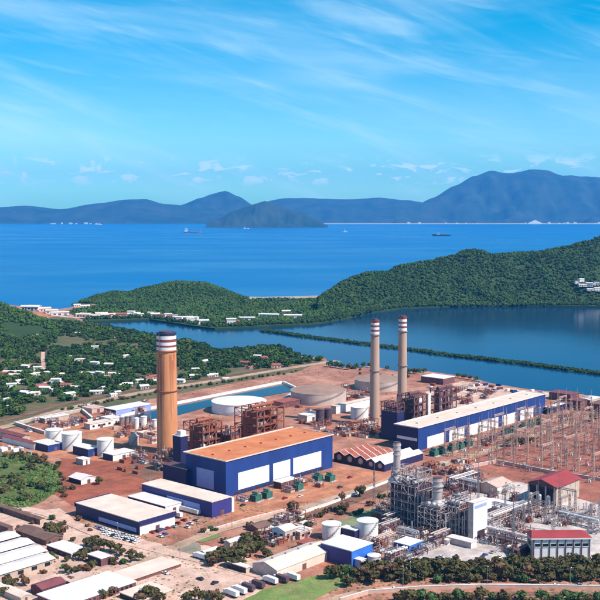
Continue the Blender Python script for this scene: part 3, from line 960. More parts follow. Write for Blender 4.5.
# ------------------------------------------------------------------ plain buildings: (name, label, category, near, ax, bx, topy, walls, roof, kind, rise)
GABLE = 'gable'
table = [
    ('pump_house', 'low blue building with white roof in front of the leftmost white tank', (48, 452.5), 62, 33, 445.5, (navy_and_shade_wall, blue_wall), white_roof, 'flat'),  # navy side is the same blue wall with its shade painted in
    ('pump_house', 'low blue building with white roof between two white tanks', (88, 457.5), 98.5, 73, 449.5, (navy_and_shade_wall, blue_wall), white_roof, 'flat'),  # here too the shade of the left wall is painted navy
    ('shed', 'white-walled shed with navy edge in front of the rightmost white tank', (113, 461.5), 134.5, 103, 455.5, (navy_and_shade_wall, white_paint), white_roof, 'flat'),
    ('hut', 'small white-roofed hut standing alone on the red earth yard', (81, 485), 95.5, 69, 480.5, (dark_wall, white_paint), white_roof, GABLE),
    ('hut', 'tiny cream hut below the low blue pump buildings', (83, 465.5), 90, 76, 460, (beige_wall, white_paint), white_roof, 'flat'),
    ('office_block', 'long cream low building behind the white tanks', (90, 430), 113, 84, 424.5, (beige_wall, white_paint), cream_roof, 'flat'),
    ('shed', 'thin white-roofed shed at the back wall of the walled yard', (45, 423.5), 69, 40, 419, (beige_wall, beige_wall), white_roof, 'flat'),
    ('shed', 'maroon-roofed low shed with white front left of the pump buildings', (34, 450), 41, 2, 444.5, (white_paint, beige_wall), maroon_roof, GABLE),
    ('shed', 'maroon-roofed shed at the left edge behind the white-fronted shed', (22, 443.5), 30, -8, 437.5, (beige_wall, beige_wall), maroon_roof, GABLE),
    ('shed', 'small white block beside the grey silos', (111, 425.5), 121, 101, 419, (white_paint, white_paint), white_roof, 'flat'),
    ('shed', 'blue-grey roofed store left of the orange chimney', (116, 416.5), 151, 104, 410.5, (navy_and_shade_wall, pale_blue), cool_roof, 'flat'),
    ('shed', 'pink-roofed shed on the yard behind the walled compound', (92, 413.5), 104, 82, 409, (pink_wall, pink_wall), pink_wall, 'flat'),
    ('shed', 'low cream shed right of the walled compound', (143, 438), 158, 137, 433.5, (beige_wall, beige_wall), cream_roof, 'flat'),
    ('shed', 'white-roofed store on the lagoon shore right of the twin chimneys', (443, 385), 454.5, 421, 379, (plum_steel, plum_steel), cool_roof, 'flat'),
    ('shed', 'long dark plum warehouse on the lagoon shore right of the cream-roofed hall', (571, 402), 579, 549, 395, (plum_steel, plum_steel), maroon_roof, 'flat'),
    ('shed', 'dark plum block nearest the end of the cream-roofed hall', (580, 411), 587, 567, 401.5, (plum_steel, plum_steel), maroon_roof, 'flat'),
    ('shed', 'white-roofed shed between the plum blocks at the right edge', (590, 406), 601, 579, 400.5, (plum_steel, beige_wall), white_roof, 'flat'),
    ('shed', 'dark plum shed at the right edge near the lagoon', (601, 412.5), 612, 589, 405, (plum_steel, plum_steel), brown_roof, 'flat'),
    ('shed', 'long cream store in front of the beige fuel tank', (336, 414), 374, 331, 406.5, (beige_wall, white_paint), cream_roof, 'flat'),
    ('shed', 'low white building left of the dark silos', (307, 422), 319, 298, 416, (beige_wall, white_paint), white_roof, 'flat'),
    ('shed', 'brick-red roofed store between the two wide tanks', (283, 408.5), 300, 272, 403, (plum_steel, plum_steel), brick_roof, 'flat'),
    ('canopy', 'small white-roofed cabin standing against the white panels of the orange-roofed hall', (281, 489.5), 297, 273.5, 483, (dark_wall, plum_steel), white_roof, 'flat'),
    ('warehouse', 'large cream-roofed navy warehouse with cars parked along its shaded side', (140, 535.5), 175, 76, 522.5, (navy_and_shade_wall, white_panel), cream_roof, 'flat'),
    ('warehouse', 'white-roofed warehouse just behind the largest cream-roofed warehouse', (165.5, 515), 182, 128, 507, (navy_and_shade_wall, white_panel), white_roof, 'flat'),
    ('warehouse', 'violet-blue warehouse with cream roof at the foot of the orange-roofed hall', (212, 518), 231, 142, 502.5, (violet_and_shade_wall, violet_and_shade_wall), cream_roof, 'flat'),
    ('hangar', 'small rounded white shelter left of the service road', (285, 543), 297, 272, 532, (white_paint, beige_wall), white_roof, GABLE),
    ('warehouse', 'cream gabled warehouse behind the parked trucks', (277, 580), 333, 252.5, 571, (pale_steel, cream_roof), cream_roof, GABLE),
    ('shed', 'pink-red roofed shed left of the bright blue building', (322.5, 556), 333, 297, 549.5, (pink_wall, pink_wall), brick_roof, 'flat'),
    ('pump_house', 'bright blue building with white roof beside the trees', (351.5, 567.5), 372.5, 321, 551.5, (violet_and_shade_wall, bright_blue), cool_roof, 'flat'),  # violet side is the blue wall away from the sun, shade painted in
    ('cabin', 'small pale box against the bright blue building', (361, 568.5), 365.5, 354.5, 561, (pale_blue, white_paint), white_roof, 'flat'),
    ('hut', 'small navy hut between two white water tanks', (354.5, 542), 360, 341, 531, (navy_and_shade_wall, navy_and_shade_wall), cool_roof, 'flat'),
    ('control_room', 'small bright blue block among the pipework', (409, 555), 421.5, 394, 546, (violet_and_shade_wall, bright_blue), cool_roof, 'flat'),  # left wall painted violet for its shade, same blue cladding
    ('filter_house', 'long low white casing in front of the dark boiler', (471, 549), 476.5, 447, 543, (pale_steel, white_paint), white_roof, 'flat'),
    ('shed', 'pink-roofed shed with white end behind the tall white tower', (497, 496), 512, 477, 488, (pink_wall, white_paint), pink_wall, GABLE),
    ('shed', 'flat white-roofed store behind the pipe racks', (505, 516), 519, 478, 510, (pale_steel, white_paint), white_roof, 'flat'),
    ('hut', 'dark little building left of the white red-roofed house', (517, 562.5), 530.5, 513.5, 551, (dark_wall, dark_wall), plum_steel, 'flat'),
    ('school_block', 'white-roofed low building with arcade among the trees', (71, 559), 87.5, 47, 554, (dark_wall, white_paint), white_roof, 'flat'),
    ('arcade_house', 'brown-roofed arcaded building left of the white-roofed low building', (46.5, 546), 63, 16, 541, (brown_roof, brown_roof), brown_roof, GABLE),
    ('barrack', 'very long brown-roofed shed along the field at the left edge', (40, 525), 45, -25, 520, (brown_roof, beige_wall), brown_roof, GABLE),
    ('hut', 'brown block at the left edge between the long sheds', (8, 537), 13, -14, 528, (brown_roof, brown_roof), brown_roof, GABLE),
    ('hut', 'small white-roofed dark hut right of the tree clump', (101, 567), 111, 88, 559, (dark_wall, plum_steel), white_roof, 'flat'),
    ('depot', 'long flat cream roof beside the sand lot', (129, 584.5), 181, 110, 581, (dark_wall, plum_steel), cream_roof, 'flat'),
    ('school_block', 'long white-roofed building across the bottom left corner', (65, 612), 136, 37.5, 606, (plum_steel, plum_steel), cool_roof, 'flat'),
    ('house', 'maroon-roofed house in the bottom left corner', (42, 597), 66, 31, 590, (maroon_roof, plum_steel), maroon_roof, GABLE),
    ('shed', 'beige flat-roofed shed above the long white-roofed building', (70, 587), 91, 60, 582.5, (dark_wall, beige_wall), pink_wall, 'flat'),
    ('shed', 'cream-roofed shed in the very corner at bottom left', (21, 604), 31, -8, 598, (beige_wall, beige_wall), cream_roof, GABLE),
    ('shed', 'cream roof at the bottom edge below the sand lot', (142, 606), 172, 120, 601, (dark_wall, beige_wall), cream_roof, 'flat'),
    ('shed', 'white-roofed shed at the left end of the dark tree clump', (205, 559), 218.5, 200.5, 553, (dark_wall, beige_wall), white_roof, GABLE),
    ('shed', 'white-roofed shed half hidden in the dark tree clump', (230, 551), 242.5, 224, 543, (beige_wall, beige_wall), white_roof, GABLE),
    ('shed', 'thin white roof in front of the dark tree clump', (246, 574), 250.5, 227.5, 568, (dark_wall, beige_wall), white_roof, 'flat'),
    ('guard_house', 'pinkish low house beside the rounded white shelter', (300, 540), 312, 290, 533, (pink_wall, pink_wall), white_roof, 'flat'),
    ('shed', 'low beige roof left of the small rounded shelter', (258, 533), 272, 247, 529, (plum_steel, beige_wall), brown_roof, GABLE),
]
cats = {'pump_house': 'building', 'office_block': 'building', 'control_room': 'building', 'school_block': 'building', 'arcade_house': 'building', 'filter_house': 'casing',
        'guard_house': 'house', 'depot': 'building', 'barrack': 'building'}
BL = {}
for nm, lab, near, ax, bx, ty, wl_, rf, kd in table:
    bb = block(nm, lab, cats.get(nm, nm), near, ax, bx, ty, wl_, rf, kd)
    BL[lab] = bb
    pxw = abs(ax - near[0])
    pxb = abs(near[0] - bx)
    dark = glass_dark if wl_[1] not in (dark_wall,) else beige_wall
    if bb.h > 2.2 and nm in ('office_block', 'school_block', 'arcade_house', 'house', 'guard_house', 'barrack', 'depot', 'control_room', 'hangar'):
        if pxw > 9:
            windows(bb, 'a', max(2, int(pxw / 5)), bb.h * .35, bb.h * .72, dark, frac=.42)
        if pxb > 10 and nm not in ('warehouse',):
            windows(bb, 'b', max(2, int(pxb / 5)), bb.h * .35, bb.h * .72, dark if wl_[0] is not dark_wall else plum_steel, frac=.45)
    if bb.h > 2.2 and pxw > 6:
            panel(bb, 'a', bb.la * .44, bb.la * .44 + min(3.2, bb.la * .2), 0.05, min(bb.h * .85, 3.4), plum_steel, 'door', .16)

bw = BL['large cream-roofed navy warehouse with cars parked along its shaded side']
panel(bw, 'b', bw.lb * .05, bw.lb * .62, bw.h * .18, bw.h * .5, pale_blue, 'pale_blue_strip', .5)
for s in (0, 1):
    MB().box(-.7, bw.la + .7, -.7 if s == 0 else bw.lb, 0 if s == 0 else bw.lb + .7, bw.h - 2.2, bw.h + .8).build('fascia', navy_and_shade_wall, bw.root)
bw3 = BL['violet-blue warehouse with cream roof at the foot of the orange-roofed hall']
panel(bw3, 'b', bw3.lb * .16, bw3.lb * .62, bw3.h * .2, bw3.h * .7, pale_blue, 'pale_blue_strip', .4)
MB().box(-3.0, -.2, bw3.lb * .15, bw3.lb * .6, bw3.h * .1, bw3.h * .35).build('loading_shelter', white_paint, bw3.root)
MB().box(bw3.la + .3, bw3.la + 2.4, -.6, 2.0, -.2, bw3.h * .95).build('white_post', white_paint, bw3.root)
bb = BL['cream gabled warehouse behind the parked trucks']
for k in range(4):
    x = bb.la * (k + .6) / 4.4
    MB().box(x - .5, x + .5, bb.lb / 2 - .6, bb.lb / 2 + .6, bb.h + .16 * bb.lb, bb.h + .16 * bb.lb + 1.2).build('roof_vent', pale_steel, bb.root)

# long parallel sheds at the left edge: their right ends show
for i, (x, y, w) in enumerate([(19, 543, 13), (33, 550, 13), (46, 558, 14), (54, 566, 12)]):
    A, B = axes(PHI)
    e = P(x, y)
    L = 78
    c = e - A * L
    rt = thing('long_shed', ['white roof, highest of the four long parallel sheds at the left edge', 'white roof, second from the top of the four long parallel sheds at the left edge',
                             'white roof, third from the top of the four long parallel sheds at the left edge', 'white roof, lowest of the four long parallel sheds at the left edge'][i], 'shed', c, PHI, 'long parallel sheds')
    mb = MB().box(0, L, 0, w, -.5, 4.2)
    mb.build('wall', plum_steel if i < 3 else beige_wall, rt)
    MB().gable(0, L, 0, w, 4.3, 5.6, 'x', .8).build('roof', white_roof, rt)
    for k in range(9):
        MB().box(L * (k + .3) / 9, L * (k + .7) / 9, -.14, -.001, 1.2, 3.2).build('window', glass_dark, rt)

# the sawtooth workshop: red bays and white bays side by side, gables facing left
def bays(label, near, ax, bx, topy, n, rise, roof, wall, lines):
    c, L, lb, h = size_from_px(near, ax, bx, topy)
    width = lb / n
    rt = thing('workshop', label, 'workshop', c, PHI)
    wb = MB().box(0, L, 0, n * width, -.5, h)
    for k in range(n):
        y0, y1 = k * width, (k + 1) * width
        wb.add([(0, y0, h), (0, y1, h), (0, (y0 + y1) / 2, h + rise)], [(0, 2, 1)])
    wb.build('wall', wall, rt)
    for k in range(n):
        g = MB().gable(0, L, k * width, (k + 1) * width, h + .05, h + rise, 'x', 0.0)
        rf = g.build('roof_bay', roof, rt)
        if lines:
            for q in range(lines + 1):
                x = L * q / lines
                MB().gable(max(0, x - .45), min(L, x + .45), k * width, (k + 1) * width, h + .2, h + rise + .15, 'x', 0.0).build('rib', cream_roof, rf)
            MB().box(0, L, k * width - .35, k * width + .35, h + .1, h + .8).build('gutter', cream_roof, rf)
        MB().cyl(0, 0, 0, .4, width * .22, width * .22, 16).build('round_vent', pale_steel, rt).matrix_local = (
            Matrix.Translation((-.2, (k + .5) * width, h * .75)) @ Matrix.Rotation(rad(90), 4, 'Y'))
    return rt


bays('red ribbed sawtooth workshop right of the orange-roofed hall', (366, 468), 394, 334, 460.5, 3, 2.8, brick_roof, dark_wall, 5)
bays('white sawtooth workshop joined to the red ribbed one', (384.5, 472), 423, 366.5, 465, 2, 2.8, white_roof, navy_and_shade_wall, 0)


# ------------------------------------------------------------------ the red-roofed buildings at the right
b = block('switch_house', 'open-fronted red-roofed building with three transformers inside, in the switchyard', 'building', (556, 507), 579, 527.5, 488, (plum_steel, beige_wall), red_roof, 'gable_x', rise=4.0, over=1.2)
panel(b, 'b', 1.0, b.lb - 1.0, 0.2, b.h - 1.2, dark_wall, 'opening', .15)
for k in range(4):
    y = 1.0 + (b.lb - 2) * k / 3
    MB().box(-1.0, -.2, y - .5, y + .5, -.2, b.h).build('column', pale_steel, b.root)
for k in range(3):
    y = 1.0 + (b.lb - 2) * (k + .5) / 3
    MB().cyl(-3.2, y, -.2, b.h * .5, 1.7, 1.5, 16).dome(-3.2, y, b.h * .5, b.h * .6, 1.5, 16).build('transformer_body', silver, b.root, smooth=True)

b = block('row_house', 'white building with red hipped roof and seven window bays at bottom right', 'building', (532, 562.5), 590.5, 526.5, 538.5, (beige_wall, white_panel), red_roof, phi=2.0)
b.roof.data = MB().add([(-.8, -.8, b.h), (b.la + .8, -.8, b.h), (b.la + .8, b.lb + .8, b.h), (-.8, b.lb + .8, b.h),
                        (1.5, b.lb * .62, b.h + 2.4), (b.la - 4.0, b.lb * .62, b.h + 2.4)],
                       [(0, 1, 5, 4), (1, 2, 5), (2, 3, 4, 5), (3, 0, 4), (3, 2, 1, 0)]).mesh('roof', red_roof)
MB().box(-.9, b.la + .9, -1.0, -.8, b.h - .5, b.h + .25).build('eave', white_paint, b.root)
for k in range(8):
    x = .8 + (b.la - 1.6) * k / 7
    MB().box(x - .28, x + .28, -.45, -.001, -.2, b.h - .6).build('pilaster', plum_steel, b.root)
for k in range(7):
    x = .8 + (b.la - 1.6) * (k + .5) / 7
    w = MB().box(x - 1.5, x + 1.5, -.15, -.002, b.h * .66, b.h * .78).build('window', glass_dark, b.root)
    MB().box(x - 1.7, x + 1.7, -.3, -.003, b.h * .63, b.h * .655).build('sill', white_paint, w)
for z in (b.h * .25, b.h * .62):
    panel(b, 'b', b.lb * .3, b.lb * .7, z, z + b.h * .2, glass_dark, 'window', .15)


# ------------------------------------------------------------------ steel frames
def frame_into(mb, x0, x1, y0, y1, levels, nx, ny, w=.5, brace=True, z0=-.3):
    xs = [x0 + (x1 - x0) * i / nx for i in range(nx + 1)]
    ys = [y0 + (y1 - y0) * i / ny for i in range(ny + 1)]
    top = levels[-1]
    for x in xs:
        for y in ys:
            mb.bar((x, y, z0), (x, y, top), w)
    for z in levels:
        for y in ys:
            mb.bar((x0, y, z), (x1, y, z), w * .8)
        for x in xs:
            mb.bar((x, y0, z), (x, y1, z), w * .8)
    if brace:
        lv = [max(z0, 0)] + list(levels)
        for k in range(len(lv) - 1):
            for i in range(nx):
                if (i + k) % 2 == 0:
                    mb.bar((xs[i], y0, lv[k]), (xs[i + 1], y0, lv[k + 1]), w * .5)
            for i in range(ny):
                if (i + k) % 2 == 1:
                    mb.bar((x0, ys[i], lv[k]), (x0, ys[i + 1], lv[k + 1]), w * .5)
    return mb


def boiler_house(label, near, ax, bx, topy, steel, casing_m, seed=1, name='boiler_house'):
    rg = random.Random(seed)
    c, la, lb, h = size_from_px(near, ax, bx, topy)
    rt = thing(name, label, 'boiler', c, PHI)
    n = max(4, int(h / 6))
    lv = [h * (k + 1) / n for k in range(n)]
    frame_into(MB(), 0, la, 0, lb, lv, max(3, int(la / 8)), max(2, int(lb / 9)), .75).build('steel_frame', steel, rt, kind='stuff')
    MB().box(la * .16, la * .84, lb * .22, lb * .85, h * .12, h * .9).build('furnace_casing', casing_m, rt)
    tb = MB()
    for k in range(22):
        x = la * (.17 + .66 * k / 21)
        tb.tube((x, lb * .2, h * .14), (x, lb * .2, h * .88), .28, 5)
    tb.build('tube_wall', steel, rt, kind='stuff')
    for k in range(14):
        x, z = la * rg.uniform(.02, .9), h * rg.uniform(.05, .85)
        q = rg.choice([(la * rg.uniform(.2, .5), 0, 0), (0, 0, h * rg.uniform(.15, .35)), (0, lb * .4, 0)])
        MB().tube((x, lb * .08, z), (min(la, x + q[0]), lb * .08 + q[1], z + q[2]), rg.uniform(.25, .6), 7).build('pipe', rg.choice([steel, casing_m, pale_steel, steel]), rt, smooth=True)
    for k, z in enumerate(lv):
        x0, x1 = (0, la) if k % 2 else (la * .0, la * .72)
        MB().box(x0, x1, -.6, lb * .23, z + .3, z + .5).build('platform', steel, rt)
        rb = MB()
        for q in range(9):
            x = x0 + (x1 - x0) * q / 8
            rb.bar((x, -.6, z + .4), (x, -.6, z + 1.8), .12)
        rb.bar((x0, -.6, z + 1.8), (x1, -.6, z + 1.8), .16)
        rb.build('railing', steel, rt, kind='stuff')
    MB().tube((la * .1, lb * .4, h + 1.6), (la * .9, lb * .4, h + 1.6), 1.5, 14).build('steam_drum', steel, rt, smooth=True)
    for k in range(4):
        x = la * (.15 + .22 * k)
        MB().tube((x, lb * .12, h * .2), (x, lb * .12, h * .95), .7 + .3 * rg.random(), 10).build('downcomer', casing_m if k % 2 else pale_steel, rt, smooth=True)
    for k in range(5):
        x = la * rg.uniform(.05, .75)
        z = rg.choice(lv[:-1]) + .5
        MB().box(x, x + la * rg.uniform(.08, .2), lb * .02, lb * .18, z, z + h * rg.uniform(.06, .14)).build('equipment_cabinet', rg.choice([pale_steel, steel, plum_steel, white_paint]), rt)
    duct = MB().box(la * .3, la * .7, lb * .8, lb * 1.25, h * .2, h * .45)
    duct.build('flue_duct', casing_m, rt)
    return rt, la, lb, h


boiler_house('rusty steel boiler frame next to the orange chimney behind the orange-roofed hall', (203, 467), 222, 184, 425, rust_steel, rust_steel, 3)
boiler_house('rusty steel boiler frame in front of the very wide white tank', (257, 452), 284, 235, 411, rust_steel, rust_steel, 5)
boiler_house('plum steel boiler frame just behind the left end of the cream-roofed hall', (414, 437), 426.5, 397, 397, plum_steel, plum_steel, 7)
boiler_house('plum steel boiler frame right of the white lift shaft behind the cream-roofed hall', (439, 432), 456, 430, 391, plum_steel, plum_steel, 9)
block('lift_shaft', 'narrow white shaft between the two plum boiler frames', 'shaft', (428, 432), 430.5, 425.5, 394, (white_paint, white_paint), white_roof)
b = block('boiler_house', 'dark navy boiler block in the shade left of the plum boiler frames', 'boiler', (397, 441), 404, 381, 413, (navy_and_shade_wall, navy_and_shade_wall), dark_steel)
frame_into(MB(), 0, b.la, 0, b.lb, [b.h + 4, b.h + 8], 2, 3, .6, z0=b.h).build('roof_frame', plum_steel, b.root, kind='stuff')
MB().tube((b.la * .5, b.lb * .1, b.h + 3), (b.la * .5, b.lb * .9, b.h + 3), 1.3, 12).build('steam_drum', plum_steel, b.root, smooth=True)
b = block('boiler_house', 'dark boiler block between the two rusty boiler frames', 'boiler', (231, 464), 240, 217, 436, (plum_steel, rust_steel), dark_steel)
frame_into(MB(), -.6, b.la, -.6, b.lb, [b.h * .4, b.h * .8, b.h + 5], 2, 3, .6).build('steel_frame', rust_steel, b.root, kind='stuff')
MB().cyl(b.la * .5, b.lb * .5, b.h + .4, b.h + 7, 1.4, 1.4, 14).build('vent_stack', pale_steel, b.root, smooth=True)
for i, (near, ax, bx, ty) in enumerate([((343, 432), 352, 336, 424), ((354, 431), 366, 346, 425), ((368, 430), 378, 360, 421)]):
    c, la, lb, h = size_from_px(near, ax, bx, ty)
    rt = thing('pump_station', ['pump and pipe frame below the dark silos', 'pump and pipe frame in front of the white process tank', 'pump and pipe frame at the foot of the nearer slender chimney'][i], 'pump station', c, PHI)
    frame_into(MB(), 0, la, 0, lb, [h * .5, h], 3, 2, .4).build('steel_frame', [plum_steel, rust_steel, plum_steel][i], rt, kind='stuff')
    for k in range(3):
        MB().tube((0, lb * (.2 + .3 * k), h * .55), (la, lb * (.2 + .3 * k), h * .55), .6, 10).build('pipe', [silver, pale_steel, white_paint][k], rt, smooth=True)
    MB().box(la * .2, la * .6, lb * .2, lb * .7, 0, h * .45).build('pump_casing', white_paint, rt)


# ------------------------------------------------------------------ combined cycle block
PH2 = 46.0


def stack_part(root, x, y, z0, z1, r, m, bandm):
    s = MB().cyl(x, y, z0, z1, r, r * .96, 28, cap=False).build('stack', m, root, smooth=True)
    MB().cyl(x, y, z1 - .2, z1 + .4, r * .9, r * .9, 28).build('stack_mouth', dark_steel, s, smooth=True)
    for k in range(3):
        zz = z1 - 1.2 - k * 3.0
        MB().cyl(x, y, zz - .8, zz, r + .3, r + .3, 28).build('stack_ring', bandm, s, smooth=True)
    MB().cyl(x, y, z0 + (z1 - z0) * .62, z0 + (z1 - z0) * .65, r + 1.0, r + 1.0, 20).build('stack_gallery', pale_steel, s, smooth=True)
    return s


def recovery_boiler(label, near, ax, bx, topy, casing_m, stack, seed, frame_top):
    rg = random.Random(seed)
    c, la, lb, h = size_from_px(near, ax, bx, topy, PH2)
    rt = thing('recovery_boiler', label, 'boiler', c, PH2)
    MB().box(.6, la, .6, lb, -.5, h).build('casing', casing_m, rt)
    # stiffener ribs on both visible faces
    nb = max(5, int(lb / 2.4))
    rb = MB()
    for k in range(nb + 1):
        y = .6 + (lb - .6) * k / nb
        rb.box(.2, .6, y - .18, y + .18, 0, h)
    for k in range(6):
        x = .6 + (la - .6) * k / 5
        rb.box(x - .18, x + .18, .2, .6, 0, h)
    rb.build('stiffener_ribs', casing_m, rt, kind='stuff')
    for k in range(4):
        z = h * (k + .6) / 4
        MB().box(-.3, .2, 0, lb, z - .2, z + .2).build('girt', plum_steel if k % 2 else dark_steel, rt)
    zt = h * frame_top
    frame_into(MB(), 0, la, 0, lb, [h + (zt - h) * .4, zt], max(2, int(la / 6)), max(3, int(lb / 6)), .45, z0=h).build('roof_steelwork', pale_steel, rt, kind='stuff')
    frame_into(MB(), la + .4, la + 6, 0, lb * .6, [h * .25, h * .5, h * .75, h], 1, 2, .5).build('access_tower', pale_steel, rt, kind='stuff')
    frame_into(MB(), -3.4, -.5, 0, lb, [h * .2, h * .4, h * .6, h * .8, h], 1, max(3, int(lb / 5)), .35).build('front_gallery', pale_steel, rt, kind='stuff')
    frame_into(MB(), 0, la, -4, -.2, [h * .3, h * .6, h * .9], 3, 1, .45).build('side_gallery', pale_steel, rt, kind='stuff')
    for k in range(3):
        y = lb * (.2 + .26 * k)
        MB().tube((la * .05, y, h + 1.8), (la * .95, y, h + 1.8), 1.2, 14).build('steam_drum', silver, rt, smooth=True)
        MB().tube((la * .5, y + 2.2, h + .2), (la * .5, y + 2.2, zt + 1.5), .5, 8).build('vent_pipe', pale_steel, rt, smooth=True)
    for k in range(6):
        x = la * rg.uniform(.05, .8)
        y = lb * rg.uniform(.05, .8)
        MB().box(x, x + 1.8, y, y + 2.2, h, h + rg.uniform(1.4, 3.6)).build('valve_cabinet', rg.choice([white_paint, pale_steel, plum_steel]), rt)
    for k in range(5):
        x = la * (.1 + .2 * k)
        MB().tube((x, -1.6, 0), (x, -1.6, h * rg.uniform(.5, 1.0)), .45, 8).build('riser_pipe', rg.choice([silver, pale_steel]), rt, smooth=True)
    fx, fy, ty, rpx = stack
    base = c + Vector((math.cos(rad(PH2)) * la * fx - math.sin(rad(PH2)) * lb * fy, math.sin(rad(PH2)) * la * fx + math.cos(rad(PH2)) * lb * fy, 0))
    H = bisect(lambda t: proj(base + Vector((0, 0, t)))[1] - ty, 2, 200)
    r = rpx * (base.y * _cp + 200 * _sp) / F_PX
    MB().cyl(la * fx, lb * fy, h, h + 4, min(la, lb) * .42, r, 28, cap=False).build('stack_hood', pale_steel, rt, smooth=True)
    stack_part(rt, la * fx, lb * fy, h + 4 if fy < .8 else -.3, H, r, pale_steel, silver)
    return rt, la, lb, h


recovery_boiler('tall dark maroon boiler block with a grey stack at its left corner', (418, 528), 431, 391, 487, dark_steel, (.25, .92, 442.5, 3.7), 21, 1.34)
recovery_boiler('dark boiler block with a thick pale stack in the middle of the concrete yard', (440, 536), 453, 421, 510, dark_steel, (.5, .5, 478, 4.9), 22, 1.12)
recovery_boiler('plum boiler block directly left of the tall white tower', (459, 536), 470, 447, 507, plum_steel, (.5, .6, 492, 1.9), 23, 1.25)
b = block('intake_tower', 'tall white box on legs right of the plum boiler block', 'tower', (473, 541), 487, 468, 503.5, (pale_steel, white_panel), white_roof, phi=PH2)
panel(b, 'a', b.la * .3, b.la * .75, 0.1, b.h * .22, dark_wall, 'leg_opening', .2)
panel(b, 'a', b.la * .08, b.la * .92, b.h * .84, b.h * .92, pale_blue, 'louvre', .2)
MB().box(b.la, b.la + 6, b.lb * .2, b.lb * .8, b.h * .7, b.h * .95).build('intake_duct', white_paint, b.root)


def pipe_rack(label, near, ax, width, h, npipes, steel, phi=PH2, along='a', seed=0, group=None):
    rg = random.Random(seed)
    c = P(*near)
    A, B = axes(phi)
    d = A if along == 'a' else B
    L = bisect(lambda t: proj(c + d * t)[0] - ax, .5, 400)
    rt = thing('pipe_rack', label, 'pipe rack', c, phi if along == 'a' else phi + 90, group)
    frame_into(MB(), 0, L, -width / 2, width / 2, [h * .55, h], max(2, int(L / 7)), 1, .4, brace=False).build('steel_frame', steel, rt, kind='stuff')
    for k in range(npipes):
        y = -width / 2 + width * (k + .5) / npipes
        z = (h if k % 2 == 0 else h * .55) + .75
        MB().tube((0, y, z), (L, y, z), rg.uniform(.28, .6), 8).build('pipe', rg.choice([silver, silver, pale_steel, white_paint, pink_wall]), rt, smooth=True)
        if k % 2 == 0:
            xx = L * rg.uniform(.15, .85)
            MB().tube((xx, y, z), (xx, y + rg.choice([-3, 3]), z), .35, 8).tube((xx, y, 0), (xx, y, z), .35, 8).build('branch_pipe', silver, rt, smooth=True)
    return rt


racks = [('pipe rack at the left foot of the tall maroon boiler', (384, 527), 402, 5, 7, 4, plum_steel, 'a'),
         ('low pipe rack between the white water tank and the maroon boiler', (379, 535), 397, 5, 6, 4, plum_steel, 'a'),
         ('pipe rack left of the small bright blue block', (376, 549), 393, 5, 6, 5, pale_steel, 'a'),
         ('low pipe rack in front of the small bright blue block', (388, 561), 405, 4, 4, 4, plum_steel, 'a'),
         ('pipe rack running from the maroon boiler to the small bright blue block', (417, 543), 398, 4, 6, 4, pale_steel, 'b'),
         ('pipe rack behind the long low white casing', (431, 545), 447, 5, 6, 4, plum_steel, 'a'),
         ('long pipe rack right of the tall white tower', (489, 527), 527, 6, 7, 5, pink_wall, 'a'),
         ('long pipe rack crossing toward the white red-roofed house', (530, 552), 487, 6, 8, 6, plum_steel, 'b'),
         ('pipe rack beside the flat white-roofed store', (524, 521), 492, 5, 7, 5, plum_steel, 'b'),
         ('pipe rack at the back of the plum boiler', (452, 492), 476, 6, 9, 5, dark_steel, 'a'),
         ('dark pipe rack above the pale thick stack', (478, 494), 449, 6, 8, 5, dark_steel, 'b'),
         ('pipe rack at the right edge behind the white red-roofed house', (600, 530), 560, 5, 6, 5, pale_steel, 'b')]
for i, (lab, near, ax, w, h, n, st, al) in enumerate(racks):
    pipe_rack(lab, near, ax, w, h, n, st, PH2, al, 100 + i)


def skid(label, px, py, la, lb, h, seed, phi=PH2, group=None, tint=None):
    """A process skid: frame, vessel, pump boxes."""
    rg = random.Random(seed)
    rt = thing('process_skid', label, 'equipment', P(px, py), phi, group)
    frame_into(MB(), 0, la, 0, lb, [h * .5, h], 2, 2, .3, brace=True).build('steel_frame', rg.choice([plum_steel, pale_steel, dark_steel, grey_steel]), rt, kind='stuff')
    MB().tube((la * .08, lb * .35, h * .65), (la * .92, lb * .35, h * .65), h * .2, 12).build('vessel', rg.choice([silver, white_paint, pale_steel, plum_steel]), rt, smooth=True)
    MB().box(la * .15, la * .5, lb * .55, lb * .9, 0, h * .45).build('cabinet', rg.choice([white_paint, pale_steel, beige_wall, plum_steel]), rt)
    MB().tube((la * .7, lb * .7, 0), (la * .7, lb * .7, h * rg.uniform(1, 1.7)), .35, 8).build('vent_pipe', silver, rt, smooth=True)
    return rt


spots = [(388, 521), (394, 531), (403, 535), (385, 540), (382, 556), (395, 562), (408, 561), (418, 558), (428, 552), (436, 549), (425, 541), (411, 541), (399, 547), (373, 537), (369, 549),
         (443, 541), (463, 500), (470, 492), (456, 497), (447, 489), (482, 489), (490, 503), (500, 521), (510, 528), (518, 534), (497, 535), (508, 541), (521, 512), (515, 503), (532, 514), (541, 519),
         (548, 512), (538, 508), (525, 524), (561, 516), (572, 519), (583, 523), (592, 518), (566, 527), (553, 526), (596, 535), (431, 505), (413, 503), (380, 514), (478, 480), (466, 475), (507, 495)]
rg0 = random.Random(77)
for i, (x, y) in enumerate(spots):
    reg = 'among the pipework left of the dark boilers' if x < 425 and y > 510 else ('on the concrete yard among the pipe racks' if x < 505 else 'on the pale yard behind the white red-roofed house')
    skid('process skid ' + reg, x, y, rg0.uniform(5, 10), rg0.uniform(4, 6.5), rg0.uniform(3, 6.5), 300 + i, group='process skids ' + reg)


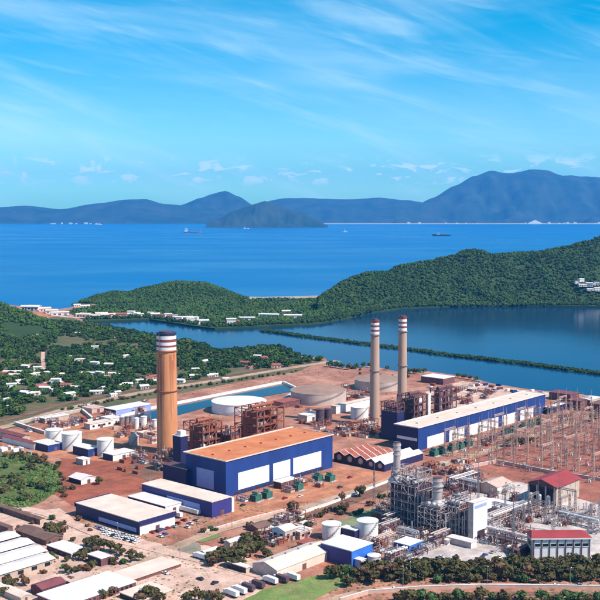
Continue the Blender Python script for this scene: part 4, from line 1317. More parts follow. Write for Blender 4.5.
# ------------------------------------------------------------------ transformers
def make_transformer():
    rt = thing('transformer', 'x', 'transformer', (0, 0, G))
    MB().box(-4.4, 4.4, -3.4, 3.4, -.2, .35).build('plinth', concrete_m, rt)
    MB().box(-2.6, 2.6, -1.5, 1.5, .35, 5.0).build('tank', green_paint, rt)
    for s in (-1, 1):
        rbk = MB()
        for k in range(9):
            x = -2.5 + k * .625
            rbk.box(x - .16, x + .16, s * 1.6 if s > 0 else -3.1, 3.1 if s > 0 else -1.6, .9, 4.6)
        rbk.build('radiator', green_paint, rt, kind='stuff')
    MB().tube((-2.4, .9, 6.1), (2.4, .9, 6.1), .65, 12).build('conservator', green_paint, rt, smooth=True)
    for k in range(3):
        x = -1.6 + 1.6 * k
        MB().tube((x, -.5, 5), (x - .1, -1.2, 7.6), .28, 8).build('bushing', porcelain, rt, smooth=True)
    MB().box(2.7, 3.5, -1, 1, .35, 2.6).build('control_box', white_paint, rt)
    return rt


tr0 = make_transformer()
tspots = [((256, 501), 'foremost green transformer before the orange-roofed hall'), ((267, 498), 'green transformer right beside the foremost one before the orange-roofed hall'),
          ((298, 490), 'green transformer right of the small white-roofed cabin'), ((318, 481), 'green transformer near the right end of the orange-roofed hall'),
          ((330, 481), 'green transformer just past the right corner of the orange-roofed hall'), ((434, 456), 'leftmost green transformer before the cream-roofed hall'),
          ((442, 454), 'second green transformer from the left before the cream-roofed hall'), ((452, 451), 'third green transformer from the left before the cream-roofed hall'),
          ((460, 449), 'fourth green transformer from the left before the cream-roofed hall'), ((468, 446.5), 'fifth green transformer from the left before the cream-roofed hall'),
          ((505, 435), 'sixth green transformer from the left before the cream-roofed hall'), ((513, 432.5), 'seventh green transformer from the left before the cream-roofed hall'),
          ((524, 429), 'third green transformer from the right before the cream-roofed hall'), ((531, 427), 'second green transformer from the right before the cream-roofed hall'),
          ((539, 424.5), 'rightmost green transformer before the cream-roofed hall')]
for i, ((x, y), lab) in enumerate(tspots):
    o = tr0 if i == 0 else copy_tree(tr0, P(x, y), PHI + 90)
    o.location = P(x, y)
    o.rotation_euler = (0, 0, rad(PHI + 90))
    o['label'] = lab
    o['group'] = 'green transformers before the turbine halls'

# ------------------------------------------------------------------ switchyard
def lattice(mb, x, y, h, w0, w1, t=.16, z0=-.3, n=6):
    cs = [(-1, -1), (1, -1), (1, 1), (-1, 1)]
    lv = [(z0 + (h - z0) * k / n, w0 + (w1 - w0) * k / n) for k in range(n + 1)]
    for sx, sy in cs:
        mb.bar((x + sx * w0 / 2, y + sy * w0 / 2, z0), (x + sx * w1 / 2, y + sy * w1 / 2, h), t)
    for k in range(n):
        (za, wa), (zb, wb) = lv[k], lv[k + 1]
        for i in range(4):
            a, c2 = cs[i], cs[(i + 1) % 4]
            mb.bar((x + a[0] * wa / 2, y + a[1] * wa / 2, za), (x + c2[0] * wb / 2, y + c2[1] * wb / 2, zb), t * .7)
    return mb


def make_gantry(span, h, steel):
    rt = thing('gantry', 'x', 'gantry', (0, 0, G))
    for s in (0, span):
        lattice(MB(), s, 0, h, 1.4, .7, .18).bar((s, 0, h), (s, 0, h + 7), .16).build('lattice_column', steel, rt, kind='stuff')
    bm_ = MB()
    for z in (h - 1.4, h - .2):
        for y in (-.5, .5):
            bm_.bar((0, y, z), (span, y, z), .2)
    k = int(span / 2)
    for i in range(k):
        bm_.bar((span * i / k, -.5, h - 1.4), (span * (i + 1) / k, -.5, h - .2), .14)
        bm_.bar((span * i / k, .5, h - .2), (span * (i + 1) / k, .5, h - 1.4), .14)
    bm_.build('lattice_beam', steel, rt, kind='stuff')
    for i in range(3):
        x = span * (i + .5) / 3
        MB().tube((x, 0, h - 1.5), (x, 0, h - 4.4), .16, 6).build('insulator_string', porcelain, rt, smooth=True)
    return rt


def make_mast(h, steel):
    rt = thing('lattice_mast', 'x', 'mast', (0, 0, G))
    lattice(MB(), 0, 0, h * .8, 1.5, .5, .18).bar((0, 0, h * .8), (0, 0, h), .2).build('lattice_column', steel, rt, kind='stuff')
    MB().box(-2.6, 2.6, -.2, .2, h * .62, h * .62 + .35).build('cross_arm', steel, rt)
    return rt


def make_breaker():
    rt = thing('circuit_breaker', 'x', 'switchgear', (0, 0, G))
    mb = MB()
    for x in (-2.2, 0, 2.2):
        mb.box(x - .25, x + .25, -.25, .25, -.2, 2.4)
    mb.box(-2.7, 2.7, -.35, .35, 2.4, 2.8)
    mb.build('support', pale_steel, rt)
    for x in (-2.2, 0, 2.2):
        MB().cyl(x, 0, 2.8, 5.4, .26, .2, 8).build('insulator', porcelain, rt, smooth=True)
    MB().box(-.6, .6, -.9, -.4, .4, 1.8).build('control_box', white_paint, rt)
    return rt


def make_arrester():
    rt = thing('disconnector', 'x', 'switchgear', (0, 0, G))
    mb = MB()
    for x in (-3, 3):
        mb.bar((x, 0, -.2), (x, 0, 3.6), .3)
    mb.bar((-3.4, 0, 3.6), (3.4, 0, 3.6), .3)
    mb.build('support', mast_steel, rt)
    for x in (-2.6, 0, 2.6):
        MB().cyl(x, 0, 3.7, 5.8, .2, .16, 8).build('insulator', porcelain, rt, smooth=True)
        MB().bar((x - 1.0, 0, 5.8), (x + 1.0, 0, 6.3), .16).build('blade', silver, rt)
    return rt


A_, B_ = axes(PHI)
g1, g2 = make_gantry(15, 19, mast_steel), make_gantry(15, 21, pink_wall)
m1, m2 = make_mast(28, mast_steel), make_mast(25, pink_wall)
k1, k2 = make_breaker(), make_arrester()
used = set()


def put(src, loc, rz, label, group):
    if src.name not in used:
        used.add(src.name)
        o = src
        o.location = loc
        o.rotation_euler = (0, 0, rad(rz))
    else:
        o = copy_tree(src, loc, rz)
    o['label'] = label
    o['group'] = group
    return o


o0 = P(486, 462)
rgs = random.Random(5)
for i in range(12):
    for j in range(7):
        p = o0 + A_ * (i * 20 + rgs.uniform(-2, 2)) - B_ * (-40 + j * 22 + rgs.uniform(-1, 1))
        x, y = proj(p)
        if x > 640 or y > 497 or y < 408 or (x > 520 and x < 585 and y > 478):
            continue
        if (i + j) % 3 != 2:
            put(g1 if (i + j) % 2 else g2, p, PHI + (90 if j % 2 else 0), 'red-brown lattice gantry with hanging insulators in the switchyard', 'switchyard gantries')
        else:
            put(m1 if j % 2 else m2, p, PHI, 'tall slim lattice mast standing in the red switchyard', 'switchyard masts')
n_b = 0
for i in range(22):
    for j in range(12):
        p = o0 + A_ * (i * 11.5 - 4 + rgs.uniform(-1, 1)) - B_ * (-46 + j * 12.5 + rgs.uniform(-1, 1))
        x, y = proj(p)
        if x > 625 or y > 494 or y < 410 or (x > 518 and x < 588 and y > 474) or rgs.random() < .22:
            continue
        n_b += 1
        put(k1 if (i * 3 + j) % 2 else k2, p, PHI + (0 if rgs.random() < .6 else 90),
            'low three-pole switchgear ' + ('near the cream-roofed hall' if y < 434 else 'at the left end of the switchyard' if x < 522 else 'at the right edge of the switchyard' if x > 578 else 'along the long pale wall' if y > 462 else 'mid switchyard'), 'switchyard switchgear')
# grey yard between the red-roofed buildings
pale_g = make_gantry(12, 15, grey_steel)
for (x, y, r) in [(513, 532, PH2), (528, 517, PH2), (545, 524, PH2 + 90), (560, 520, PH2), (575, 512, PH2 + 90), (590, 527, PH2), (505, 515, PH2 + 90)]:
    put(pale_g, P(x, y), r, 'grey lattice gantry on the pale yard before the switchyard', 'grey gantries on the pale yard')
for k in range(26):
    x, y = 512 + 84 * rgs.random(), 509 + 19 * rgs.random()
    put(k1 if k % 2 else k2, P(x, y), PH2, 'switchgear post on the pale yard behind the white red-roofed house', 'switchgear on the pale yard')
gm = make_mast(30, grey_steel)
for (x, y) in [(513, 548), (374, 505), (478, 505), (553, 531)]:
    put(gm, P(x, y), PH2, 'tall thin grey lattice mast rising above the concrete yard', 'grey masts of the power block')


# overhead conductors between the gantry rows
def wire(p, q, sag, mb):
    pts = [Vector(p).lerp(Vector(q), k / 6) - Vector((0, 0, sag * 4 * (k / 6) * (1 - k / 6))) for k in range(7)]
    for a, c in zip(pts, pts[1:]):
        mb.bar(a, c, .10)


wb = MB()
for j in range(5):
    for w in range(3):
        for i in range(7):
            p = o0 + A_ * (i * 27) - B_ * (-40 + j * 22 + w * 4)
            q = p + A_ * 27
            wire((p.x, p.y, G + 17.0), (q.x, q.y, G + 17.0), 1.2, wb)
o = wb.build('overhead_wires', mast_steel)
o['kind'] = 'stuff'
o['label'] = 'thin overhead wires strung across the switchyard gantries'
o['category'] = 'wires'


# ------------------------------------------------------------------ walls and fences
def wall_line(name, label, pts, h, th, m, cat='wall'):
    w = [P(x, y) for x, y in pts]
    root = thing(name, label, cat, w[0], 0)
    for a, c in zip(w, w[1:]):
        d = c - a
        L = d.length
        seg = MB().box(0, L, -th / 2, th / 2, -.3, h).build('wall_segment', m, root)
        seg.location = a - w[0]
        seg.rotation_euler = (0, 0, math.atan2(d.y, d.x))
        cp = MB().box(0, L, -th / 2 - .12, th / 2 + .12, h, h + .18).build('coping', white_paint, seg)
    return root


wall_line('yard_wall', 'low cream wall round the empty compound behind the white tanks', [(45, 434.5), (15, 425), (82, 411.5), (92, 420)], 3.0, 1.6, beige_wall)
wall_line('kerb_wall', 'pale wall along the far edge of the brown service road', [(286, 519), (330, 504.5), (395, 480)], 1.6, .6, white_paint)
wall_line('perimeter_wall', 'pale pink roadside wall along the bottom right edge', [(340, 602), (368, 594), (420, 590), (480, 588), (540, 588.5), (640, 590)], 2.0, .5, pink_wall)
wall_line('perimeter_wall', 'long pale wall between the concrete yard and the switchyard', [(440, 474), (497, 463), (552, 474), (620, 484)], 2.6, .6, pink_wall)
wall_line('yard_wall', 'pale wall beside the plant road left of the orange yard', [(205, 533), (250, 520), (286, 511)], 1.6, .5, pink_wall)
wall_line('basin_wall', 'white rim wall round the blue basin behind the very wide white tank', [(120, 418), (150, 409.5), (283, 383), (300, 391), (285, 399)], 2.4, 2.0, white_paint)
sheet('basin', [(122, 419), (151, 410.5), (282, 384.3), (297, 391), (262, 397), (205, 408), (165, 419)], basin_m, 0.33, jag=0)


# cluttered yards: small plant sheds and machines copied through the gaps
def make_machine(seed):
    rg = random.Random(seed)
    rt = thing('machine', 'x', 'equipment', (0, 0, G))
    la, lb, h = rg.uniform(4, 8), rg.uniform(3, 5), rg.uniform(2.4, 5)
    MB().box(0, la, 0, lb, -.3, h * .55).build('housing', rg.choice([beige_wall, plum_steel, white_paint, rust_steel, pink_wall, grey_steel]), rt)
    MB().tube((la * .1, lb * .5, h * .78), (la * .9, lb * .5, h * .78), h * .22, 12).build('vessel', rg.choice([rust_steel, white_paint, pale_steel, plum_steel]), rt, smooth=True)
    frame_into(MB(), -.5, la + .5, -.5, lb + .5, [h * .6, h * 1.1], 2, 1, .25).build('steel_frame', rg.choice([rust_steel, plum_steel, dark_steel]), rt, kind='stuff')
    MB().tube((la * .8, lb * .2, 0), (la * .8, lb * .2, h * rg.uniform(1.1, 1.9)), .3, 8).build('vent_pipe', pale_steel, rt, smooth=True)
    return rt


mk = [make_machine(500 + k) for k in range(9)]
mused = set()


def spread_machines(poly, n, where, seed):
    rg = random.Random(seed)
    xs, ys = [p[0] for p in poly], [p[1] for p in poly]
    k = 0
    for _ in range(n * 8):
        x, y = rg.uniform(min(xs), max(xs)), rg.uniform(min(ys), max(ys))
        c, j = False, len(poly) - 1
        for i in range(len(poly)):
            (xi, yi), (xj, yj) = poly[i], poly[j]
            if (yi > y) != (yj > y) and x < (xj - xi) * (y - yi) / (yj - yi) + xi:
                c = not c
            j = i
        if not c:
            continue
        src = rg.choice(mk)
        if src.name in mused:
            o = copy_tree(src, P(x, y), PHI)
        else:
            mused.add(src.name)
            o = src
        o.location = P(x, y)
        o.rotation_euler = (0, 0, rad(PHI + rg.choice([0, 90])))
        o.scale = (rg.uniform(.7, 1.3),) * 3
        o['label'] = 'small machine ' + where
        o['group'] = 'machines ' + where
        k += 1
        if k >= n:
            break


spread_machines([(300, 424), (332, 426), (392, 432), (392, 438), (336, 437), (300, 430)], 24, 'behind the red sawtooth workshop', 1)
spread_machines([(140, 455), (172, 452), (184, 462), (162, 474), (140, 468)], 18, 'at the foot of the orange chimney', 2)
spread_machines([(118, 425), (160, 418), (162, 445), (140, 448), (118, 434)], 18, 'in the yard left of the orange chimney', 3)
spread_machines([(455, 398), (470, 393), (500, 392), (470, 404), (456, 408)], 8, 'on the sandy yard behind the cream-roofed hall', 4)
spread_machines([(262, 528), (300, 516), (318, 520), (322, 530), (290, 546), (270, 548)], 14, 'in the scrap yard left of the white water tanks', 5)
spread_machines([(420, 470), (480, 456), (478, 470), (445, 480)], 9, 'beside the plant road right of the workshops', 6)
spread_machines([(230, 500), (330, 476), (335, 486), (250, 508)], 8, 'on the orange yard before the orange-roofed hall', 7)
spread_machines([(20, 430), (70, 420), (85, 425), (50, 434)], 7, 'inside the walled compound behind the white tanks', 8)
spread_machines([(470, 440), (560, 418), (575, 422), (490, 448)], 12, 'on the pale road before the cream-roofed hall', 9)
spread_machines([(380, 512), (392, 500), (430, 520), (425, 548), (384, 552)], 14, 'in the pipework left of the dark boilers', 10)
spread_machines([(487, 545), (528, 520), (540, 525), (528, 548), (500, 556)], 10, 'on the concrete yard right of the white tower', 11)
spread_machines([(440, 500), (480, 478), (500, 482), (470, 502)], 12, 'behind the plum boiler block', 12)
spread_machines([(20, 424), (60, 414), (120, 405), (150, 402), (158, 410), (100, 424), (60, 432)], 20, 'in the back yard below the dirt road', 14)
spread_machines([(296, 408), (345, 388), (372, 394), (400, 400), (395, 410), (330, 414)], 18, 'among the wide fuel tanks', 15)
spread_machines([(425, 397), (455, 390), (520, 396), (475, 408), (440, 412)], 14, 'behind the long cream roof', 16)
spread_machines([(150, 488), (168, 478), (180, 486), (165, 492)], 5, 'in the shade of the dark windowless block', 17)


# ------------------------------------------------------------------ the dyke across the lagoon
dyke_px = [(262, 331), (280, 333), (300, 336), (340, 341), (375, 345.5), (412, 350), (450, 355.5), (490, 360), (525, 364), (562, 369), (600, 374), (680, 385), (780, 398), (880, 412)]


def ribbon_pts(px, z, n=10):
    pts = [P(x, y, z) for x, y in px]
    out = []
    for a, c in zip(pts, pts[1:]):
        out += [a.lerp(c, k / n) for k in range(n)]
    return out + [pts[-1]]


dk = ribbon_pts(dyke_px, 0.3)
vs, fs = [], []
for i, p in enumerate(dk):
    d = dk[min(i + 1, len(dk) - 1)] - dk[max(i - 1, 0)]
    d.normalize()
    n = Vector((-d.y, d.x, 0))
    wob = 1 + .35 * fbm(p.x, p.y, .02, 3, 2.0)
    for s, z in ((-9.5 * wob, -1.5), (-5, 1.5), (5, 1.5), (9.5 * wob, -1.5)):
        vs.append((p.x + n.x * s, p.y + n.y * s, z))
for i in range(len(dk) - 1):
    for k in range(3):
        fs.append((i * 4 + k, (i + 1) * 4 + k, (i + 1) * 4 + k + 1, i * 4 + k + 1))
structure(MB().add(vs, fs).build('dyke', hill_ground))

# orange clearing, beach road and shore strips
sheet('clearing', [(30, 312), (48, 308.6), (64, 310.5), (60, 316), (44, 318)], orange_dirt, .07)
strip('hill_track', [(20, 340), (33, 331), (42, 323), (47, 318)], 7, pale_dirt, .9)
strip('shore_road', [(50, 313.5), (68, 317), (98, 317.5), (125, 316.6), (150, 315.8), (178, 320), (205, 324.5), (238, 324)], 14, pale_dirt, .1)
sheet('sea_beach', [(232, 296.2), (262, 297), (300, 296.2), (333, 295.3), (330, 297.5), (300, 298.3), (262, 299.4), (236, 298.6)], beach_m, .08)
strip('beach_road', [(0, 398), (30, 388), (66, 376.5), (96, 375.5), (127, 375.5)], 5, pale_dirt, .15)
strip('village_road', [(40, 334), (70, 334), (104, 336), (118, 338)], 5, pale_dirt, .15)
strip('village_street', [(44, 371), (43, 360), (43, 352)], 5, pale_dirt, .16)

# ------------------------------------------------------------------ foliage
def blob_variant(seed, sub=1, jag=.35):
    rg = random.Random(seed)
    bm = bmesh.new()
    bmesh.ops.create_icosphere(bm, subdivisions=sub, radius=1.0)
    for v in bm.verts:
        v.co *= 1 + rg.uniform(-jag, jag)
        v.co.z *= .85
    bm.verts.ensure_lookup_table()
    V = np.array([v.co[:] for v in bm.verts], dtype=np.float64)
    F = np.array([[v.index for v in f.verts] for f in bm.faces], dtype=np.int64)
    bm.free()
    V[:, 2] += .75
    return V, F


def clump_variant(seed, n=55, leaf=.30, flat=.8, inner=.62):
    """A crown of many small tilted leaf sprays round an uneven core; unit radius, base near z=0."""
    rg = random.Random(seed)
    V, F = blob_variant(seed + 50, 1, .22)
    V = (V - [0, 0, .75]) * inner + [0, 0, .78]
    V, F = list(map(tuple, V)), [tuple(f) for f in F]
    lobes = [(Vector((rg.uniform(-.55, .55), rg.uniform(-.55, .55), rg.uniform(.35, 1.25))), rg.uniform(.32, .55)) for _ in range(7)]
    for _ in range(n):
        c, r = rg.choice(lobes)
        d = Vector((rg.gauss(0, 1), rg.gauss(0, 1), rg.gauss(.35, 1))).normalized()
        p = c + d * r * rg.uniform(.75, 1.1)
        p.z = max(.08, p.z * flat)
        nrm = (d + Vector((rg.gauss(0, .5), rg.gauss(0, .5), rg.gauss(0, .5)))).normalized()
        u = nrm.cross(Vector((.3, .5, .8))).normalized()
        w = nrm.cross(u)
        s = leaf * rg.uniform(.6, 1.25)
        o = len(V)
        V += [tuple(p + u * s), tuple(p + w * s * .8 + nrm * s * .25), tuple(p - u * s * .9), tuple(p - w * s * .8 + nrm * s * .2)]
        F += [(o, o + 1, o + 2), (o, o + 2, o + 3)]
    return np.array(V), np.array(F)


def scatter(name, label, pts, variants, material, size, squash=(.8, 1.15), seed=1, tint=(.6, 1.45), cat='trees'):
    """Many small crowns too alike to count: one joined mesh."""
    rg = np.random.RandomState(seed)
    Vs, Fs, Ts = [], [], []
    off = 0
    which = rg.randint(0, len(variants), len(pts))
    for i, p in enumerate(pts):
        V, F = variants[which[i]]
        s = rg.uniform(*size)
        sz = s * rg.uniform(*squash)
        a = rg.uniform(0, 6.283)
        ca, sa = math.cos(a), math.sin(a)
        W = np.empty_like(V)
        W[:, 0] = (V[:, 0] * ca - V[:, 1] * sa) * s + p[0]
        W[:, 1] = (V[:, 0] * sa + V[:, 1] * ca) * s + p[1]
        W[:, 2] = V[:, 2] * sz + p[2]
        Vs.append(W)
        Fs.append(F + off)
        off += len(V)
        t = rg.uniform(*tint)
        hue = rg.uniform(-.12, .12)
        Ts.append(np.tile([t * (1 + hue * 2.2), t, t * (1 - hue), 1.0], (len(V), 1)))
    V, F, T = np.concatenate(Vs), np.concatenate(Fs), np.concatenate(Ts)
    me = bpy.data.meshes.new(name)
    me.vertices.add(len(V))
    me.vertices.foreach_set('co', V.astype(np.float32).ravel())
    me.loops.add(len(F) * 3)
    me.loops.foreach_set('vertex_index', F.astype(np.int32).ravel())
    me.polygons.add(len(F))
    me.polygons.foreach_set('loop_start', np.arange(0, len(F) * 3, 3, dtype=np.int32))
    me.polygons.foreach_set('use_smooth', np.zeros(len(F), dtype=bool))
    at = me.attributes.new('tint', 'FLOAT_COLOR', 'POINT')
    at.data.foreach_set('color', T.astype(np.float32).ravel())
    me.materials.append(material)
    me.update(calc_edges=True)
    me.validate()
    o = bpy.data.objects.new(name, me)
    COL.objects.link(o)
    o['kind'] = 'stuff'
    o['label'] = label
    o['category'] = cat
    return o


def in_poly(x, y, poly):
    c, j = False, len(poly) - 1
    for i in range(len(poly)):
        xi, yi = poly[i]
        xj, yj = poly[j]
        if (yi > y) != (yj > y) and x < (xj - xi) * (y - yi) / (yj - yi) + xi:
            c = not c
        j = i
    return c


blobs = [clump_variant(k + 60, n=14, leaf=.50, inner=.78) for k in range(6)]
clumps = [clump_variant(k + 20) for k in range(6)]


def grid_points(G3, n, rg, jmax, zmin, keep=None):
    out = []
    nu, nv = G3.shape[0] - 1, G3.shape[1] - 1
    area = []
    while len(out) < n:
        i, j = rg.uniform(0, nu - .001), rg.uniform(1, jmax)
        a, c = int(i), int(j)
        p = G3[a, c] * (1 - i + a) * (1 - j + c) + G3[a + 1, c] * (i - a) * (1 - j + c) + G3[a, c + 1] * (1 - i + a) * (j - c) + G3[a + 1, c + 1] * (i - a) * (j - c)
        if p[2] < zmin:
            n -= .2
            continue
        if keep and not keep(p):
            n -= .3
            continue
        out.append(p - np.array([0, 0, .6]))
    return out


rgf = random.Random(42)
scatter('ridge_forest', 'dense dark green forest covering the long ridge beyond the lagoon', grid_points(ptsR, 19000, rgf, 34, G + .5, lambda p: fbm(p[0], p[1], .006, 3, 9.0) > -.42), blobs, forest_m, (2.3, 4.4), seed=3, tint=(.6, 1.3))
scatter('hill_forest', 'dense forest covering the rounded hill beside the bay', grid_points(ptsM, 6500, rgf, 24, G + .5), blobs, forest_m, (2.3, 4.2), seed=4, tint=(.7, 1.4))
scatter('slope_forest', 'green wood on the slope at the left edge', grid_points(ptsL, 5000, rgf, 24, G + .5, lambda p: fbm(p[0], p[1], .008, 3, 4.0) > -.30), blobs, forest_m, (2.2, 4.0), seed=5, tint=(.8, 1.6))


def poly_points(poly, n, rg, z, keep=None):
    P4 = [P(x, y, z) for x, y in poly]
    x0, x1 = min(p.x for p in P4), max(p.x for p in P4)
    y0, y1 = min(p.y for p in P4), max(p.y for p in P4)
    out, tries = [], 0
    wp = [(p.x, p.y) for p in P4]
    while len(out) < n and tries < n * 12:
        tries += 1
        x, y = rg.uniform(x0, x1), rg.uniform(y0, y1)
        if not in_poly(x, y, wp):
            continue
        if keep and not keep(x, y):
            continue
        out.append((x, y, z - .4))
    return out


# houses -----------------------------------------------------------
def make_house(la, lb, h, rise, wall_m, roof_m):
    rt = thing('house', 'x', 'house', (0, 0, G))
    MB().box(-la / 2, la / 2, -lb / 2, lb / 2, -.6, h).build('wall', wall_m, rt)
    MB().gable(-la / 2, la / 2, -lb / 2, lb / 2, h, h + rise, 'x', .6).build('roof', roof_m, rt)
    MB().box(-la * .1, la * .06, -lb / 2 - .1, -lb / 2 + .02, 0, 2.2).build('door', plum_steel, rt)
    for s in (-.36, .24):
        MB().box(la * s, la * (s + .14), -lb / 2 - .1, -lb / 2 + .02, .9, 2.1).build('window', glass_dark, rt)
    return rt


hk = [make_house(11, 8, 3.2, 1.2, white_paint, white_roof), make_house(14, 9, 3.4, 1.4, white_paint, cream_roof), make_house(9, 7, 3.2, 1.3, beige_wall, cool_roof),
      make_house(12, 8, 3.4, 1.5, pink_wall, brick_roof), make_house(22, 9, 3.6, 1.0, white_paint, white_roof), make_house(10, 8, 5.6, .8, white_paint, white_roof)]
house_xy = []
z1 = [(290, 232), (500, 228), (135, 268), (80, 295), (125, 305), (180, 298), (240, 302), (160, 355), (120, 382), (20, 405), (10, 440), (275, 385), (225, 335), (340, 300), (400, 302), (450, 300), (480, 303),
      (490, 347), (450, 385), (555, 330), (590, 320), (380, 265), (440, 265), (310, 138), (200, 140), (140, 147), (35, 295), (90, 330), (215, 365), (325, 245), (380, 375), (400, 372), (180, 360), (470, 375),
      (105, 272), (150, 285), (150, 300), (60, 310), (265, 350), (290, 355), (100, 380), (140, 378), (420, 355), (510, 345), (575, 355), (360, 300), (240, 335), (20, 300), (380, 200), (45, 355)]
z2 = [(220, 253), (180, 312), (240, 308), (120, 330), (430, 230), (455, 235), (500, 270), (380, 258), (180, 290), (15, 315), (400, 275), (60, 300), (255, 306), (300, 320), (20, 330)]
vill = [(x / 4, 300 + y / 4) for x, y in z1] + [(150 + x / 4, 300 + y / 4) for x, y in z2]
rgh = random.Random(9)
seen_h = set()


def put_house(k, loc, rz, lab, grp, sc=1.0):
    src = hk[k]
    if k not in seen_h:
        seen_h.add(k)
        o = src
    else:
        o = copy_tree(src, loc, rz)
    o.location = loc
    o.rotation_euler = (0, 0, rad(rz))
    o.scale = (sc, sc, sc)
    o['label'] = lab
    o['group'] = grp
    house_xy.append((loc[0], loc[1]))
    return o


roofs = ['white gabled house', 'cream-roofed white house', 'small beige house', 'red-roofed pink house', 'long white low house', 'two-storey white house']
for i, (x, y) in enumerate(vill):
    k = rgh.choice([0, 0, 1, 1, 2, 4, 5, 0, 3])
    put_house(k, P(x, y), rgh.uniform(-25, 60), roofs[k] + ' in the wooded village left of the lagoon', 'village houses among the trees', rgh.uniform(.7, 1.1))
shore = [(66, 315.5), (98, 317), (125, 316), (150, 315), (178, 319.5), (205, 323.5), (238, 323.5)]
x = 66
while x < 240:
    for i in range(len(shore) - 1):
        if shore[i][0] <= x <= shore[i + 1][0]:
            t = (x - shore[i][0]) / (shore[i + 1][0] - shore[i][0])
            y = shore[i][1] + (shore[i + 1][1] - shore[i][1]) * t
    k = rgh.choice([0, 1, 5, 4, 3, 3, 5, 0])
    if rgh.random() < (.92 if 95 < x < 205 else .5):
        put_house(k, P(x, y + rgh.uniform(-.9, .9)), rgh.uniform(-20, 20), roofs[k] + ' in the row along the far lagoon shore', 'houses along the far lagoon shore', rgh.uniform(1.0, 1.6))
    x += rgh.uniform(3.2, 5.6)
for (x, y, s) in [(28, 309.5, 1.8), (34, 310, 2.2), (45, 311, 1.6), (52, 313, 1.6), (60, 315, 1.5), (85, 308, 1.4), (77, 306.5, 1.2), (270, 317, 1.5), (293, 318, 1.5), (286, 313, 1.2), (262, 316, 1.1), (247, 320, 1.3)]:
    k = rgh.choice([0, 1, 5, 4])
    put_house(k, P(x, y), rgh.uniform(-20, 20), roofs[k] + ' on the wooded spit beyond the lagoon', 'houses on the spit', s)
flatR = ptsR.reshape(-1, 3)
prR = np.array([proj(p) for p in flatR])
frontR = np.array([(k % ptsR.shape[1]) < 21 for k in range(len(flatR))])
for (x, y, s) in [(574, 283.5, 1.1), (580, 285, 1.3), (584, 287, 1.3), (588, 288, 1.6), (592, 290, 1.2), (596, 289, 1.2), (590, 292, 1.1), (599, 292, 1.4), (577, 287, .9), (597, 286, 1.0)]:
    dd = (prR[:, 0] - x) ** 2 + (prR[:, 1] - y) ** 2 + np.where(frontR, 0, 1e6)
    p = flatR[int(np.argmin(dd))]
    k = rgh.choice([0, 5, 1])
    put_house(k, Vector(p) + Vector((rgh.uniform(-5, 5), 0, 3.5)), rgh.uniform(-20, 20), roofs[k] + ' on the wooded ridge at right', 'houses on the ridge', s * .9)

near_house = lambda x, y, r: any((x - a) ** 2 + (y - c) ** 2 < r * r for a, c in house_xy)


def clear_front(x, y, r, ahead=1.5):
    """Keep the ground between a house and the camera open enough to see the house."""
    for a, c in house_xy:
        dx, dy = x - a, y - c
        if dx * dx + dy * dy < r * r or (abs(dx) < r * .8 and -r * ahead < dy < 0):
            return True
    return False


spit_poly = [(90, 319), (110, 318), (150, 317), (190, 323), (215, 326), (240, 325), (300, 322), (345, 316), (400, 306.5), (620, 304.5), (620, 302), (420, 300), (335, 299), (236, 299.5), (95, 306), (70, 311)]
scatter('spit_wood', 'low green wood on the flat spit between bay and lagoon', poly_points(spit_poly, 6500, rgf, G, lambda x, y: not clear_front(x, y, 10) and fbm(x, y, .008, 3, 2.0) > -.3), blobs, forest_m, (2.3, 4.2), seed=6, tint=(.7, 1.6))
left_poly = [(-160, 318), (0, 325), (50, 322), (86, 323.5), (100, 327), (150, 338), (175, 341.5), (200, 345.5), (203, 351), (225, 353), (250, 350), (275, 349), (298, 358), (322, 360.5), (250, 373), (150, 386), (100, 395.5), (60, 404), (0, 419), (-160, 450)]
roads_px = [[(0, 398), (30, 388), (66, 376.5), (96, 375.5), (127, 375.5)], [(40, 334), (70, 334), (104, 336), (118, 338)], [(44, 371), (43, 360), (43, 352)]]
road_pts = [p for r in roads_px for p in ribbon_pts(r, G, 14)]


def left_keep(x, y):
    if clear_front(x, y, 7.5):
        return False
    if any((x - p.x) ** 2 + (y - p.y) ** 2 < 36 for p in road_pts):
        return False
    return fbm(x, y, .010, 3, 6.0) > -.22


lp = poly_points(left_poly, 5400, rgf, G, left_keep)
lp.sort(key=lambda p: p[1])
near_trees, rest = lp[:70], lp[70:]
scatter('plain_wood', 'dark green trees filling the plain round the village left of the lagoon', rest, clumps, forest_m, (3.0, 5.6), seed=7, tint=(.55, 1.5))
dk_pts = []
for i, p in enumerate(dk):
    for _ in range(16):
        d = dk[min(i + 1, len(dk) - 1)] - dk[max(i - 1, 0)]
        L = d.length / 2
        d.normalize()
        n = Vector((-d.y, d.x, 0))
        q = p + d * rgf.uniform(-L, L) + n * rgf.uniform(-7, 7)
        dk_pts.append((q.x, q.y, .2))
scatter('dyke_mangrove', 'dark mangrove scrub growing along the thin dyke in the lagoon', dk_pts, blobs, mangrove_m, (1.5, 2.5), seed=8, tint=(.8, 1.3))
edge = [(100, 326), (130, 332), (150, 337), (175, 341), (200, 345), (204, 350), (225, 352), (250, 349), (275, 348), (299, 357)]
ep = []
for p in ribbon_pts(edge, G, 12):
    for _ in range(4):
        ep.append((p.x + rgf.uniform(-8, 8), p.y + rgf.uniform(-14, 4), G - .5))
scatter('shore_mangrove', 'dark mangrove edge along the near lagoon shore', ep, clumps, mangrove_m, (2.8, 4.8), seed=9, tint=(.7, 1.4))

